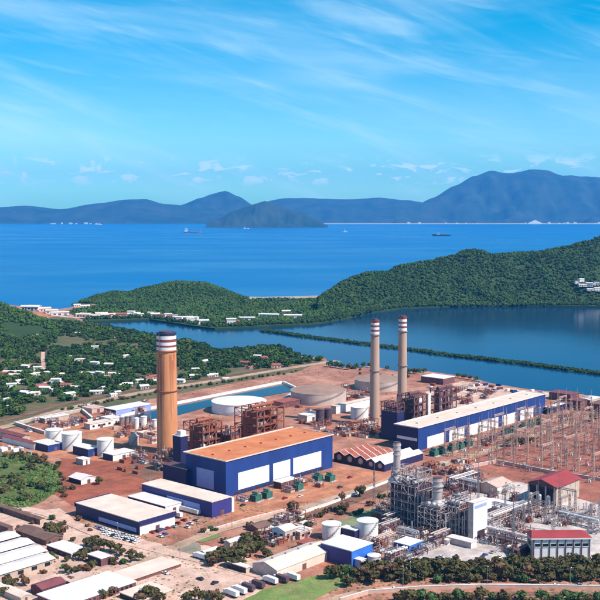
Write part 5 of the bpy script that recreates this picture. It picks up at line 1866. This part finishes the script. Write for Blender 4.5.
far_edge = [(90, 319.6), (110, 319), (150, 318.2), (165, 320.2), (190, 324.2), (215, 327.3), (240, 326.4), (270, 324.6), (300, 323.6), (320, 321.6), (345, 317.6), (370, 311.8), (400, 307.8), (440, 305.8), (480, 304.9), (540, 304.9), (600, 305.8), (700, 305)]
fe = []
for i, p in enumerate(ribbon_pts(far_edge, G, 26)):
    for _ in range(5 if p.x > 0 else 1):
        q = (p.x + rgf.uniform(-9, 9), p.y + rgf.uniform(0, 60 if p.x > 0 else 20))
        if not clear_front(q[0], q[1], 9):
            fe.append((q[0], q[1], G - .8))
scatter('far_shore_wood', 'dark trees lining the far lagoon shore', fe, blobs, mangrove_m, (2.8, 4.8), seed=19, tint=(.7, 1.4))
# dry weeds and litter on bare ground, seen as specks
dry = mat('dry_weeds', (.20, .13, .06), (.12, .11, .04), rough=.95, scale=.2, tint=True)
wp = []
for poly, n in [([(-20, 510), (60, 500), (140, 500), (300, 500), (400, 470), (420, 500), (320, 590), (200, 610), (-20, 610)], 2600), ([(0, 428), (160, 395), (330, 362), (420, 372), (520, 390), (440, 420), (300, 440), (140, 470), (0, 460)], 2600),
                ([(380, 480), (620, 400), (640, 500), (480, 500)], 900), ([(330, 560), (620, 560), (620, 610), (330, 612)], 1500)]:
    wp += poly_points(poly, n, rgf, G, lambda x, y: fbm(x, y, .018, 4, 12.0) > .05)
scatter('dry_weeds', 'dry weeds scattered over the bare ground of the plant', wp, [blob_variant(90), blob_variant(91)], dry, (.3, .95), (.4, .8), 21, (.5, 1.5), 'weeds')
lp_ = poly_points([(228, 612), (264, 590), (322, 576), (352, 571), (360, 580), (330, 591), (300, 606)], 2200, rgf, G)
scatter('lawn_tufts', 'uneven grass tufts on the lawn at the bottom', lp_, [blob_variant(92), blob_variant(93)], mat('tuft_leaves', (.13, .22, .05), (.20, .21, .08), rough=.9, scale=.2, tint=True), (.3, .8), (.3, .6), 22, (.6, 1.3), 'grass')

# grass tufts and weeds of the field
fp = poly_points([(-60, 464), (0, 452.5), (35, 453.5), (57, 468), (61, 489), (38, 503), (10, 512), (-60, 515)], 2600, rgf, G, lambda x, y: fbm(x, y, .03, 3, 1.0) > -.1)
scatter('field_weeds', 'bright green weeds and crops covering the field at the left edge', fp, blobs, mat('weed_leaves', (.06, .12, .025), (.11, .14, .04), rough=.9, scale=.2, tint=True), (.7, 1.9), (.4, .8), 10, (.6, 1.5), 'grass')


# single trees -----------------------------------------------------
def make_tree(kind, seed, leaf_m, n=190):
    V, F = clump_variant(seed, n=n, leaf=.22 if kind != 'shrub' else .26, inner=.55)
    rt = thing('shrub' if kind == 'shrub' else 'tree', 'x', kind, (0, 0, G))
    me = bpy.data.meshes.new('crown')
    me.from_pydata([tuple(v) for v in V * np.array([1, 1, .95]) + np.array([0, 0, .38 if kind == 'tree' else .0])], [], [tuple(int(i) for i in f) for f in F])
    me.materials.append(leaf_m)
    c = bpy.data.objects.new('crown', me)
    COL.objects.link(c)
    c.parent = rt
    rg = random.Random(seed)
    tr = MB()
    tp = .95 if kind == 'tree' else .4
    tr.cyl(0, 0, -.15, tp, .11, .06, 7)
    for k in range(5):
        a = 2 * math.pi * k / 5 + rg.uniform(-.4, .4)
        tr.bar((0, 0, tp * rg.uniform(.55, .95)), (.55 * math.cos(a), .55 * math.sin(a), tp + rg.uniform(.1, .5)), .05)
    tr.build('trunk', bark, rt)
    return rt


tk = {'dark': [make_tree('tree', s, leaf_dark) for s in (1, 2)], 'olive': [make_tree('tree', s, leaf_olive) for s in (3, 4)], 'green': [make_tree('tree', s, leaf_green) for s in (5, 6)],
      'russet': [make_tree('tree', 7, leaf_red)], 'shrub': [make_tree('shrub', s, m_) for s, m_ in ((8, leaf_dark), (9, leaf_green), (10, leaf_olive))], 'rshrub': [make_tree('shrub', 11, leaf_red)]}
rgt = random.Random(31)
seen_t = set()


def put_tree(kind, x, y, r, lab, grp, world_pt=None):
    src = rgt.choice(tk[kind])
    loc = world_pt or P(x, y)
    rz = rgt.uniform(0, 360)
    if src.name not in seen_t:
        seen_t.add(src.name)
        o = src
    else:
        o = copy_tree(src, loc, rz)
    o.location = loc
    o.rotation_euler = (0, 0, rad(rz))
    r *= 1.32
    q = rgt.uniform(.85, 1.15)
    o.scale = (r, r, r * q)
    if lab is None:
        xx = proj(loc)[0]
        lab = 'olive roadside tree ' + ('below the bright blue building' if xx < 385 else 'below the small blue block' if xx < 425 else 'below the dark boilers' if xx < 468 else 'below the white tower' if xx < 525 else 'below the white red-roofed building')
    o['label'] = lab
    o['group'] = grp
    return o


def rows(n, x0, x1, yfun, kinds, r, lab, grp, jit=2.0):
    for k in range(n):
        x = x0 + (x1 - x0) * (k + rgt.uniform(.1, .9)) / n
        put_tree(rgt.choice(kinds), x, yfun(x) + rgt.uniform(-jit, jit), rgt.uniform(*r), lab, grp)


belt = None
rows(46, 348, 612, lambda x: 577 + (8 - (x - 348) * .15 if x < 400 else 0), ['dark', 'olive', 'dark', 'russet'], (2.8, 4.2), belt, 'trees of the roadside belt', 2.5)
rows(42, 362, 612, lambda x: 571 + (6 - (x - 362) * .15 if x < 400 else 0), ['dark', 'olive', 'dark'], (2.6, 4.0), belt, 'trees of the roadside belt', 2.0)
rows(20, 385, 612, lambda x: 582, ['olive', 'shrub', 'dark'], (2.0, 3.0), belt, 'trees of the roadside belt', 1.5)
rows(26, 400, 612, lambda x: 602, ['olive', 'shrub', 'green'], (2.0, 3.2), 'olive bush along the bottom edge below the roadside wall', 'bushes along the bottom edge', 2.5)
rows(4, 326, 348, lambda x: 580 - (x - 326) * .15, ['dark', 'green'], (3.0, 3.8), 'green tree left of the bright blue building', 'trees by the bright blue building', 1)
for (x, y, r) in [(213, 566, 3.4), (219, 563, 3.8), (225, 561, 4.0), (232, 560, 3.6), (238, 561, 3.6), (244, 559, 3.6), (250, 556, 3.8), (256, 553, 3.2), (248, 549, 3.4), (242, 552, 3.2), (236, 556, 3.2), (254, 545, 3.0),
                  (247, 541, 2.8), (260, 550, 2.6), (263, 545, 2.4), (222, 556, 3.0), (228, 566, 2.8), (241, 567, 2.6), (257, 539, 2.4), (266, 557, 2.6), (270, 560, 2.2), (235, 569, 2.4), (209, 562, 2.6)]:
    put_tree(rgt.choice(['dark', 'dark', 'olive', 'russet']), x, y, r, 'dark tree in the clump left of the cream gabled warehouse', 'dark tree clump')
for (x, y, r) in [(86, 548, 3.2), (92, 546, 3.0), (98, 549, 3.0), (104, 550, 2.8), (110, 552, 2.8), (117, 554, 2.6), (122, 556, 2.4), (86, 557, 3.0), (83, 561, 2.8), (95, 555, 2.4), (113, 564, 2.2), (133, 557, 2.0), (139, 561, 2.2), (131, 562, 2.0),
                  (92, 569, 2.4), (75, 576, 2.2), (68, 573, 2.2), (82, 572, 2.0), (52, 537, 3.4), (57, 535, 3.2), (60, 531, 2.8), (49, 532, 3.0), (44, 537, 2.6), (63, 535, 2.4), (54, 563, 2.2), (48, 566, 2.0), (6, 590, 2.6), (12, 588, 2.4), (25, 586, 2.2), (3, 596, 2.4), (72, 583, 2.0),
                  (40, 541, 2.2), (66, 562, 1.8), (78, 560, 2.2)]:
    put_tree(rgt.choice(['dark', 'olive', 'russet', 'dark']), x, y, r, 'dark tree among the low buildings at bottom left', 'trees among the bottom left buildings')
for (x, y, r) in [(147, 600, 3.2), (153, 602, 3.0), (141, 604, 2.8), (160, 603, 2.6), (187, 604, 2.6), (195, 602, 2.8), (205, 603, 3.0), (213, 600, 2.6), (220, 603, 2.4), (112, 596, 2.4), (104, 599, 2.2)]:
    put_tree(rgt.choice(['olive', 'russet', 'dark']), x, y, r, 'brown-green tree at the bottom edge below the sand lot', 'trees below the sand lot')
for k in range(46):
    x = 60 + 238 * (k + rgt.uniform(.1, .9)) / 46
    yy = 411 + (x - 60) * (371.5 - 411) / 240 + 3.2 * math.sin((x - 60) / 240 * math.pi) * -0.6
    put_tree('shrub', x, yy + rgt.uniform(-.6, .9), rgt.uniform(1.2, 2.4), 'low green bush in the hedge line behind the basin', 'hedge behind the basin')
put_tree('dark', 359.5, 497, 3.7, 'single round tree on the edge of the brown service road', 'lone trees')
put_tree('rshrub', 292.5, 510.5, 3.9, 'round russet bush on the orange yard before the orange-roofed hall', 'lone trees')
put_tree('russet', 342, 500, 2.2, 'small russet shrub left of the single round tree', 'lone trees')
put_tree('dark', 99, 484.5, 2.8, 'dark bush right of the small white-roofed hut', 'lone trees')
for k in range(9):
    put_tree('rshrub' if k % 3 else 'shrub', 305 + k * 5.2, 521 - k * 2.0 + rgt.uniform(-2, 2), rgt.uniform(1.4, 2.2), 'low dry shrub along the near side of the brown service road', 'shrubs by the service road')
for (x, y) in [(30, 462), (36, 463), (42, 463.5), (35, 458), (25, 461), (20, 458), (44, 461), (58, 466), (57, 470), (28, 468), (46, 467), (13, 459), (5, 457)]:
    put_tree(rgt.choice(['russet', 'olive']), x, y, rgt.uniform(1.8, 2.6), 'brown spindly tree along the top edge of the green field', 'trees along the field edge')
for k in range(34):
    x, y = rgt.uniform(-2, 56), rgt.uniform(468, 503)
    if in_poly(x, y, [(-5, 466), (40, 464), (56, 472), (58, 488), (36, 502), (5, 508), (-5, 506)]):
        put_tree('shrub', x, y, rgt.uniform(1.6, 3.0), 'green shrub growing in the field at the left edge', 'shrubs in the field')
for (x, y, r) in [(507, 447, 3.2), (513, 446.5, 3.6), (519, 446, 3.4), (525, 445, 3.0), (530, 443.5, 2.6), (592, 421, 3.4), (598, 419, 3.6), (604, 416, 3.6), (533, 442, 2.2)]:
    put_tree('dark', x, y, r, 'dark bush at the back of the switchyard', 'bushes in the switchyard')
for (x, y, r) in [(330, 367, 3.6), (336, 368, 3.8), (342, 369, 3.6), (349, 369.5, 3.4), (356, 369, 3.4), (363, 368, 3.2), (370, 367.5, 3.0), (408, 374, 3.2), (413, 374, 3.4), (418, 374, 3.2), (424, 373, 2.8), (458, 378, 2.8), (464, 379, 3.0), (470, 380, 3.0), (476, 381, 2.8), (387, 370, 2.6)]:
    put_tree(rgt.choice(['green', 'dark']), x, y, r, 'green tree on the lagoon shore behind the fuel tanks', 'trees on the lagoon shore')
for (x, y, r) in [(300, 436, 2.6), (305, 437, 2.8), (311, 437, 2.6), (317, 437, 2.4), (323, 436, 2.2), (297, 432, 2.4)]:
    put_tree('dark', x, y, r, 'dark hedge tree behind the orange-roofed hall', 'trees behind the orange-roofed hall')
for (x, y) in [(430, 563), (455, 560), (398, 564), (505, 562)]:
    put_tree('shrub', x, y, 1.8, 'small shrub at the front edge of the concrete yard', 'shrubs before the concrete yard')
for poly, n, lab in [([(-5, 512), (60, 506), (110, 538), (150, 548), (130, 566), (60, 572), (-5, 570)], 26, 'low bush between the sheds at bottom left'),
                     ([(0, 572), (110, 560), (130, 572), (60, 600), (0, 604)], 18, 'bush round the corner houses at bottom left'),
                     ([(190, 532), (262, 524), (300, 514), (320, 524), (300, 548), (262, 556), (205, 545)], 26, 'bush in the scrap yard by the dark tree clump'),
                     ([(55, 466), (75, 486), (72, 500), (50, 506), (60, 490)], 10, 'bush spilling from the green field onto the red yard'),
                     ([(300, 524), (345, 508), (392, 492), (395, 500), (330, 530)], 14, 'bush on the bank of the brown service road'),
                     ([(335, 365), (395, 374), (420, 378), (400, 384), (345, 374)], 16, 'green bush on the lagoon shore behind the fuel tanks')]:
    for q in poly_points(poly, n, rgt, G, lambda x, y: True):
        put_tree('shrub' if rgt.random() < .75 else 'rshrub', 0, 0, rgt.uniform(1.1, 2.2), lab, 'bushes: ' + lab, Vector((q[0], q[1], G)))
for p in near_trees:
    put_tree(rgt.choice(['green', 'dark', 'green']), 0, 0, rgt.uniform(3.0, 4.4), 'green tree beside the dirt road ' + ('left of' if proj(p)[0] < 150 else 'right of') + ' the orange chimney', 'trees beside the dirt road', Vector((p[0], p[1], G)))


# ------------------------------------------------------------------ vehicles
def make_car(m_body, L=4.6, W=1.85, pickup=False):
    rt = thing('car', 'x', 'car', (0, 0, G))
    prof = [(-L / 2, .35), (L / 2, .35), (L / 2, .75), (L * .27, .95), (-L * .42, 1.0), (-L / 2, .85)]
    vs = [(x, s * W / 2, z) for s in (-1, 1) for x, z in prof]
    n = len(prof)
    MB().add(vs, [tuple(range(n - 1, -1, -1))[::-1], tuple(range(2 * n - 1, n - 1, -1))] + [(k, n + k, n + (k + 1) % n, (k + 1) % n) for k in range(n)]).build('body', m_body, rt)
    c0, c1 = (-L * .36, L * .2) if not pickup else (-L * .05, L * .24)
    cab = [(c0, .97), (c1, .97), (c1 - .7, 1.5), (c0 + .35, 1.5)]
    vs = [(x, s * W * .44, z) for s in (-1, 1) for x, z in cab]
    MB().add(vs, [(0, 1, 2, 3), (7, 6, 5, 4), (0, 4, 5, 1), (1, 5, 6, 2), (3, 2, 6, 7), (0, 3, 7, 4)]).build('window_glass', glass_dark, rt)
    MB().box(c0 + .45, c1 - .8, -W * .42, W * .42, 1.5, 1.56).build('roof', m_body, rt)
    for sx in (-.31, .31):
        for sy in (-1, 1):
            MB().tube((L * sx, sy * W * .36, .32), (L * sx, sy * W * .51, .32), .32, 10).build('wheel', tyre_m, rt)
    return rt


ck = [make_car(m_) for m_ in car_cols]
cnames = ['white', 'silver', 'blue', 'red', 'black']
seen_c = set()


def put_car(k, x, y, rz, where, grp):
    if k not in seen_c:
        seen_c.add(k)
        o = ck[k]
    else:
        o = copy_tree(ck[k], P(x, y), rz)
    o.location = P(x, y)
    o.location.z += .2
    o.rotation_euler = (0, 0, rad(rz))
    o['label'] = cnames[k] + ' car parked ' + where
    o['group'] = grp


rgc = random.Random(12)
for k in range(13):
    t = k / 12
    put_car(rgc.choice([0, 0, 0, 1, 2, 0]), 97 + 40 * t, 528 + 11.5 * t + rgc.uniform(-.3, .3), PHI, 'along the shaded side of the large cream-roofed warehouse', 'cars beside the cream-roofed warehouse')
for k in range(11):
    t = k / 10
    put_car(rgc.choice([0, 0, 1, 0, 4]), 104 + 32 * t, 534 + 9 * t + rgc.uniform(-.3, .3), PHI, 'in the outer row before the large cream-roofed warehouse', 'outer row of cars by the cream-roofed warehouse')
for (x, y) in [(152, 533), (157, 532), (162, 530.5), (168, 529), (174, 527.5), (172, 522), (178, 524), (184, 521), (190, 524), (196, 521), (160, 537), (165, 535), (187, 528)]:
    put_car(rgc.choice([0, 1, 0, 4, 2, 3]), x, y, PHI + rgc.choice([0, 90]), 'between the white warehouse wall and the plant road', 'cars by the plant road')
for (x, y) in [(425, 560), (432, 561), (415, 562), (440, 558), (448, 560), (485, 556), (493, 553), (500, 558)]:
    put_car(rgc.choice([0, 1, 0, 4, 2]), x, y, PH2 + rgc.choice([0, 90]), 'on the front edge of the concrete yard', 'cars on the concrete yard')
for (x, y) in [(243, 506), (285, 499), (340, 488), (350, 478), (300, 497)]:
    put_car(rgc.choice([0, 1, 3, 4]), x, y, PHI, 'on the orange yard before the orange-roofed hall', 'cars on the orange yard')
for (x, y) in [(58, 588), (100, 582), (165, 574), (200, 580), (215, 584)]:
    put_car(rgc.choice([0, 1, 0, 4, 2]), x, y, PHI + rgc.choice([0, 90]), 'on the pale lots at bottom left', 'cars on the pale lots')
for k, (x, rz) in enumerate([(395, 4), (445, 4), (556, -2), (580, -2)]):
    put_car([0, 3, 0, 1][k], x, 588.6 - (x - 400) * .012 + (1.4 if x < 410 else 0), rz, 'driving along the bottom right road', 'cars on the road')


def make_truck(body, L=10.5):
    rt = thing('truck', 'x', 'truck', (0, 0, G))
    MB().box(-L / 2, L / 2 - 2.4, -1.25, 1.25, 1.0, 3.5).build('cargo_box', body, rt)
    MB().add([(L / 2 - 2.2, -1.2, .6), (L / 2, -1.2, .6), (L / 2, 1.2, .6), (L / 2 - 2.2, 1.2, .6), (L / 2 - 2.2, -1.2, 2.8), (L / 2 - .5, -1.2, 2.8), (L / 2 - .5, 1.2, 2.8), (L / 2 - 2.2, 1.2, 2.8)],
             [(3, 2, 1, 0), (4, 5, 6, 7), (0, 1, 5, 4), (1, 2, 6, 5), (2, 3, 7, 6), (3, 0, 4, 7)]).build('cab', car_cols[0], rt)
    MB().add([(L / 2 + .02, -1.0, 1.6), (L / 2 + .02, 1.0, 1.6), (L / 2 - .4, 1.0, 2.65), (L / 2 - .4, -1.0, 2.65)], [(0, 1, 2, 3)]).build('windscreen', glass_dark, rt)
    MB().box(-L / 2, L / 2 - .3, -.5, .5, .6, 1.0).build('chassis', dark_steel, rt)
    for sx in (-.36, -.22, .38):
        for sy in (-1, 1):
            MB().tube((L * sx, sy * .95, .5), (L * sx, sy * 1.25, .5), .5, 10).build('wheel', tyre_m, rt)
    return rt


t0, t1 = make_truck(car_cols[0]), make_truck(dark_steel)
for i, (x, y, d, lab) in enumerate([(231, 596, 0, 'white truck nearest the bottom edge in the slanting row by the lawn'), (247, 590, 1, 'dark truck second from the bottom in the slanting row by the lawn'),
                                    (257, 587, 1, 'dark truck in the middle of the slanting row by the lawn'), (270, 583, 0, 'white truck before the corner of the cream gabled warehouse'),
                                    (281, 581.5, 1, 'dark truck along the front of the cream gabled warehouse'), (292, 579.5, 0, 'white truck at the upper end of the slanting row by the lawn'),
                                    (200, 559, 0, 'white truck parked alone left of the dark tree clump'), (239, 593, 0, 'white truck squeezed between the lowest dark truck and its neighbour'),
                                    (176, 517, 0, 'white truck between the white-roofed and violet warehouses')]):
    src = t1 if d else t0
    o = src if i in (0, 1) else copy_tree(src, P(x, y), 0)
    o.location = P(x, y)
    o.location.z += .17
    o.rotation_euler = (0, 0, rad(PHI + 86 if i < 6 or i == 7 else PHI + 90))
    o['label'] = lab


# shipping containers and yard clutter
def make_container(m_):
    rt = thing('container', 'x', 'container', (0, 0, G))
    MB().box(-3.05, 3.05, -1.22, 1.22, .05, 2.6).build('body', m_, rt)
    rb = MB()
    for k in range(13):
        x = -3 + k * .5
        rb.box(x - .09, x + .09, -1.3, -1.22, .2, 2.5).box(x - .09, x + .09, 1.22, 1.3, .2, 2.5)
    rb.build('corrugation', m_, rt, kind='stuff')
    for y in (-.6, .6):
        MB().box(3.05, 3.12, y - .55, y + .55, .2, 2.45).build('door', m_, rt)
    return rt


cm = [('white', white_paint), ('plum', plum_steel), ('pale grey', pale_steel), ('rust-red', rust_steel), ('blue', blue_wall), ('beige', beige_wall)]
kk = [make_container(m_) for _, m_ in cm]
seen_k = set()
zones = [([(456, 384), (480, 382), (515, 389), (545, 394), (520, 396), (470, 392)], 26, 'on the sandy yard at the lagoon shore', [0, 0, 2, 1, 4, 5]),
         ([(548, 400), (600, 404), (612, 412), (575, 416), (555, 408)], 12, 'among the plum sheds at the right edge', [1, 1, 0, 3]),
         ([(425, 384), (450, 387), (455, 392), (430, 396)], 8, 'beside the white-roofed store on the lagoon shore', [1, 3, 0, 2]),
         ([(85, 420), (120, 414), (165, 422), (160, 440), (120, 436)], 16, 'in the cluttered yard left of the orange chimney', [0, 5, 3, 0, 2]),
         ([(120, 462), (150, 456), (165, 466), (140, 478), (118, 474)], 14, 'on the dark red yard below the orange chimney', [3, 1, 3, 1]),
         ([(262, 530), (300, 518), (315, 524), (300, 532), (270, 545)], 12, 'in the scrap yard left of the white water tanks', [1, 5, 3, 0]),
         ([(400, 474), (425, 462), (470, 462), (440, 472)], 7, 'beside the plant road right of the sawtooth workshop', [3, 5, 0]),
         ([(335, 430), (372, 428), (385, 436), (345, 438)], 10, 'behind the red sawtooth workshop', [3, 5, 0, 1]),
         ([(0, 447), (32, 451), (30, 455), (0, 452)], 8, 'in a row left of the low blue pump buildings', [0, 0, 2]),
         ([(340, 398), (352, 392), (372, 398), (360, 404)], 6, 'between the two brown-roofed tanks', [5, 0, 1])]
for poly, n, where, ks in zones:
    for p in poly_points(poly, n, rgc, G):
        k = rgc.choice(ks)
        if k not in seen_k:
            seen_k.add(k)
            o = kk[k]
        else:
            o = copy_tree(kk[k], (0, 0, 0), 0)
        o.location = (p[0], p[1], G)
        o.rotation_euler = (0, 0, rad(PHI + rgc.choice([0, 90]) + rgc.uniform(-4, 4)))
        o['label'] = cm[k][0] + ' container ' + where
        o['group'] = 'containers ' + where
for i, o in enumerate(kk):
    if i not in seen_k:
        for ch in list(o.children):
            bpy.data.objects.remove(ch)
        bpy.data.objects.remove(o)


# lamp posts along the road and yards
def make_lamp():
    rt = thing('lamp_post', 'x', 'lamp post', (0, 0, G))
    MB().cyl(0, 0, -.2, 11, .16, .1, 8).build('pole', grey_steel, rt, smooth=True)
    MB().bar((0, 0, 11), (0, -2, 11.4), .12).build('arm', grey_steel, rt)
    MB().box(-.2, .2, -2.6, -1.8, 11.3, 11.5).build('lamp_head', white_paint, rt)
    return rt


lp0 = make_lamp()
for i, (x, y) in enumerate([(403, 588), (410, 581), (487, 586), (570, 587), (340, 490), (402, 470), (452, 456), (232, 528), (262, 512), (500, 470), (118, 540), (180, 560)]):
    o = lp0 if i == 0 else copy_tree(lp0, P(x, y), 0)
    o.location = P(x, y)
    o['label'] = 'thin grey lamp post ' + ('beside the bottom right road' if y > 575 else 'along the roads inside the plant')
    o['group'] = 'lamp posts ' + ('beside the bottom right road' if y > 575 else 'inside the plant')


# ------------------------------------------------------------------ far shore and ships
rgx = random.Random(66)
hotel_m = white_paint
for i in range(34):
    x = rgx.choice([rgx.uniform(385, 520), rgx.uniform(520, 605), rgx.uniform(45, 100)])
    p = at_depth(x, 220, 15470 + rgx.uniform(-60, 60))
    w, d, h = rgx.uniform(15, 42), rgx.uniform(15, 30), rgx.uniform(8, 24)
    zz = 8 if x > 300 else 2
    rt = thing('hotel', 'tiny white building across the bay ' + ('below the high mountain' if x > 300 else 'below the left hills'), 'building', (p.x, 15330 if x > 300 else 15250 + rgx.uniform(0, 60), zz - 3), 0, 'buildings on the far shore')
    MB().box(-w / 2, w / 2, -d / 2, d / 2, -6, h).build('wall', hotel_m, rt)
    MB().box(-w / 2 - 1, w / 2 + 1, -d / 2 - 1, d / 2 + 1, h, h + 2).build('roof', hotel_m, rt)
p = at_depth(535, 222, 15280)
rt = thing('resort', 'wide terraced white building on the far shore below the high mountain', 'building', (p.x, 15280, 3), 0)
for k, (w, h0, h1) in enumerate([(210, -4, 14), (160, 14, 28), (100, 28, 40), (46, 40, 52)]):
    MB().box(-w / 2, w / 2, -18 + 3 * k, 18, h0, h1).build('terrace', band_white, rt)


def ship(label, x, y, L, heading, hull_m, house_at, house_h, cargo, name='cargo_ship', cat='ship'):
    c = P(x, y, 0)
    rt = thing(name, label, cat, c, heading)
    W, D = L * .15, L * .07
    prof = [(-L / 2, W * .42), (-L * .3, W * .5), (L * .3, W * .5), (L * .42, W * .3), (L / 2, 0)]
    top = [(a, b) for a, b in prof] + [(a, -b) for a, b in reversed(prof[:-1])]
    n = len(top)
    vs = [(a * .96, b * .8, -D * .4) for a, b in top] + [(a, b, D + (D * .5 if a > L * .38 else 0)) for a, b in top]
    MB().add(vs, [tuple(range(n)), tuple(range(2 * n - 1, n - 1, -1))] + [(k, n + k, n + (k + 1) % n, (k + 1) % n) for k in range(n)]).build('hull', hull_m, rt)
    hx = L * house_at
    hs = MB().box(hx - L * .07, hx + L * .07, -W * .42, W * .42, D, D + house_h).build('superstructure', band_white, rt)
    MB().box(hx - L * .05, hx + L * .05, -W * .52, W * .52, D + house_h, D + house_h * 1.25).build('bridge', band_white, hs)
    MB().cyl(hx - L * .04, 0, D + house_h * 1.25, D + house_h * 1.8, L * .018, L * .015, 12).build('funnel', hull_m, hs, smooth=True)
    MB().bar((L * .42, 0, D), (L * .42, 0, D + house_h), L * .006).build('mast', band_white, rt)
    for k in range(cargo):
        a = -L * .3 + L * .62 * k / max(1, cargo) + (L * .1 if house_at < 0 else 0)
        MB().box(a, a + L * .62 / cargo * .8, -W * .4, W * .4, D, D + L * .03).build('hatch', grey_steel if k % 2 else band_red, rt)
    return rt


ship('dark-hulled cargo ship with white superstructure anchored before the high mountain', 441.5, 236, 145, 176, mat('hull_dark', (.03, .035, .05), rough=.5, scale=.1), .18, 13, 4)
ship('pale cargo ship with white stern house anchored left of the dark headland', 192.5, 233, 165, -4, mat('hull_grey', (.20, .24, .30), rough=.5, scale=.1), -.36, 22, 4)
ship('small white ship in the middle of the bay right of the headland', 345, 232, 48, 10, white_paint, -.05, 14, 1)
ship('tiny white ship close to the far shore at left', 98, 224.8, 110, 0, white_paint, .15, 12, 2)
ship('small white boat off the foot of the dark headland', 246, 228.8, 70, 0, white_paint, -.2, 10, 1)


# ------------------------------------------------------------------ air
def build_haze():
    m = bpy.data.materials.new('haze')
    m.use_nodes = True
    nd, lk = m.node_tree.nodes, m.node_tree.links
    for n in list(nd):
        if n.type != 'OUTPUT_MATERIAL':
            nd.remove(n)
    pv = nd.new('ShaderNodeVolumePrincipled')
    pv.inputs['Color'].default_value = (0.06, 0.42, 1.0, 1)
    pv.inputs['Density'].default_value = HAZE
    pv.inputs['Density Attribute'].default_value = ''
    pv.inputs['Temperature Attribute'].default_value = ''
    pv.inputs['Color Attribute'].default_value = ''
    pv.inputs['Anisotropy'].default_value = 0.0
    lk.new(pv.outputs[0], nd['Material Output'].inputs['Volume'])
    o = MB().box(-17000, 17000, -3500, 24000, -8, 1060).build('haze', m)
    o['kind'] = 'stuff'
    o['label'] = 'pale blue haze in the air over the bay'
    o['category'] = 'haze'


HAZE = 3.5e-5
build_haze()


# ------------------------------------------------------------------ tell look-alikes apart by their order from the left
def name_by_order():
    words_ = ['leftmost', 'second from the left', 'third from the left', 'fourth from the left', 'fifth from the left', 'sixth from the left', 'seventh from the left',
              'eighth from the left', 'ninth from the left', 'tenth from the left']
    sets = {}
    for o in COL.objects:
        if o.parent is None and o.get('category') and o.get('group'):
            sets.setdefault(o['label'], []).append(o)
    for lab, os_ in sets.items():
        if 1 < len(os_) <= 80:
            os_.sort(key=lambda o: proj(o.location)[0])
            for i, o in enumerate(os_):
                w = words_[i] if i < 10 else '%dth from the left' % (i + 1)
                if i > 20 and (i + 1) % 10 in (1, 2, 3):
                    w = '%d%s from the left' % (i + 1, {1: 'st', 2: 'nd', 3: 'rd'}[(i + 1) % 10])
                if i == len(os_) - 1:
                    w = 'rightmost'
                if len((lab + ' ' + w).split()) > 16:
                    w = w.replace('from the left', 'from left')
                o['label'] = lab + ', ' + w


name_by_order()
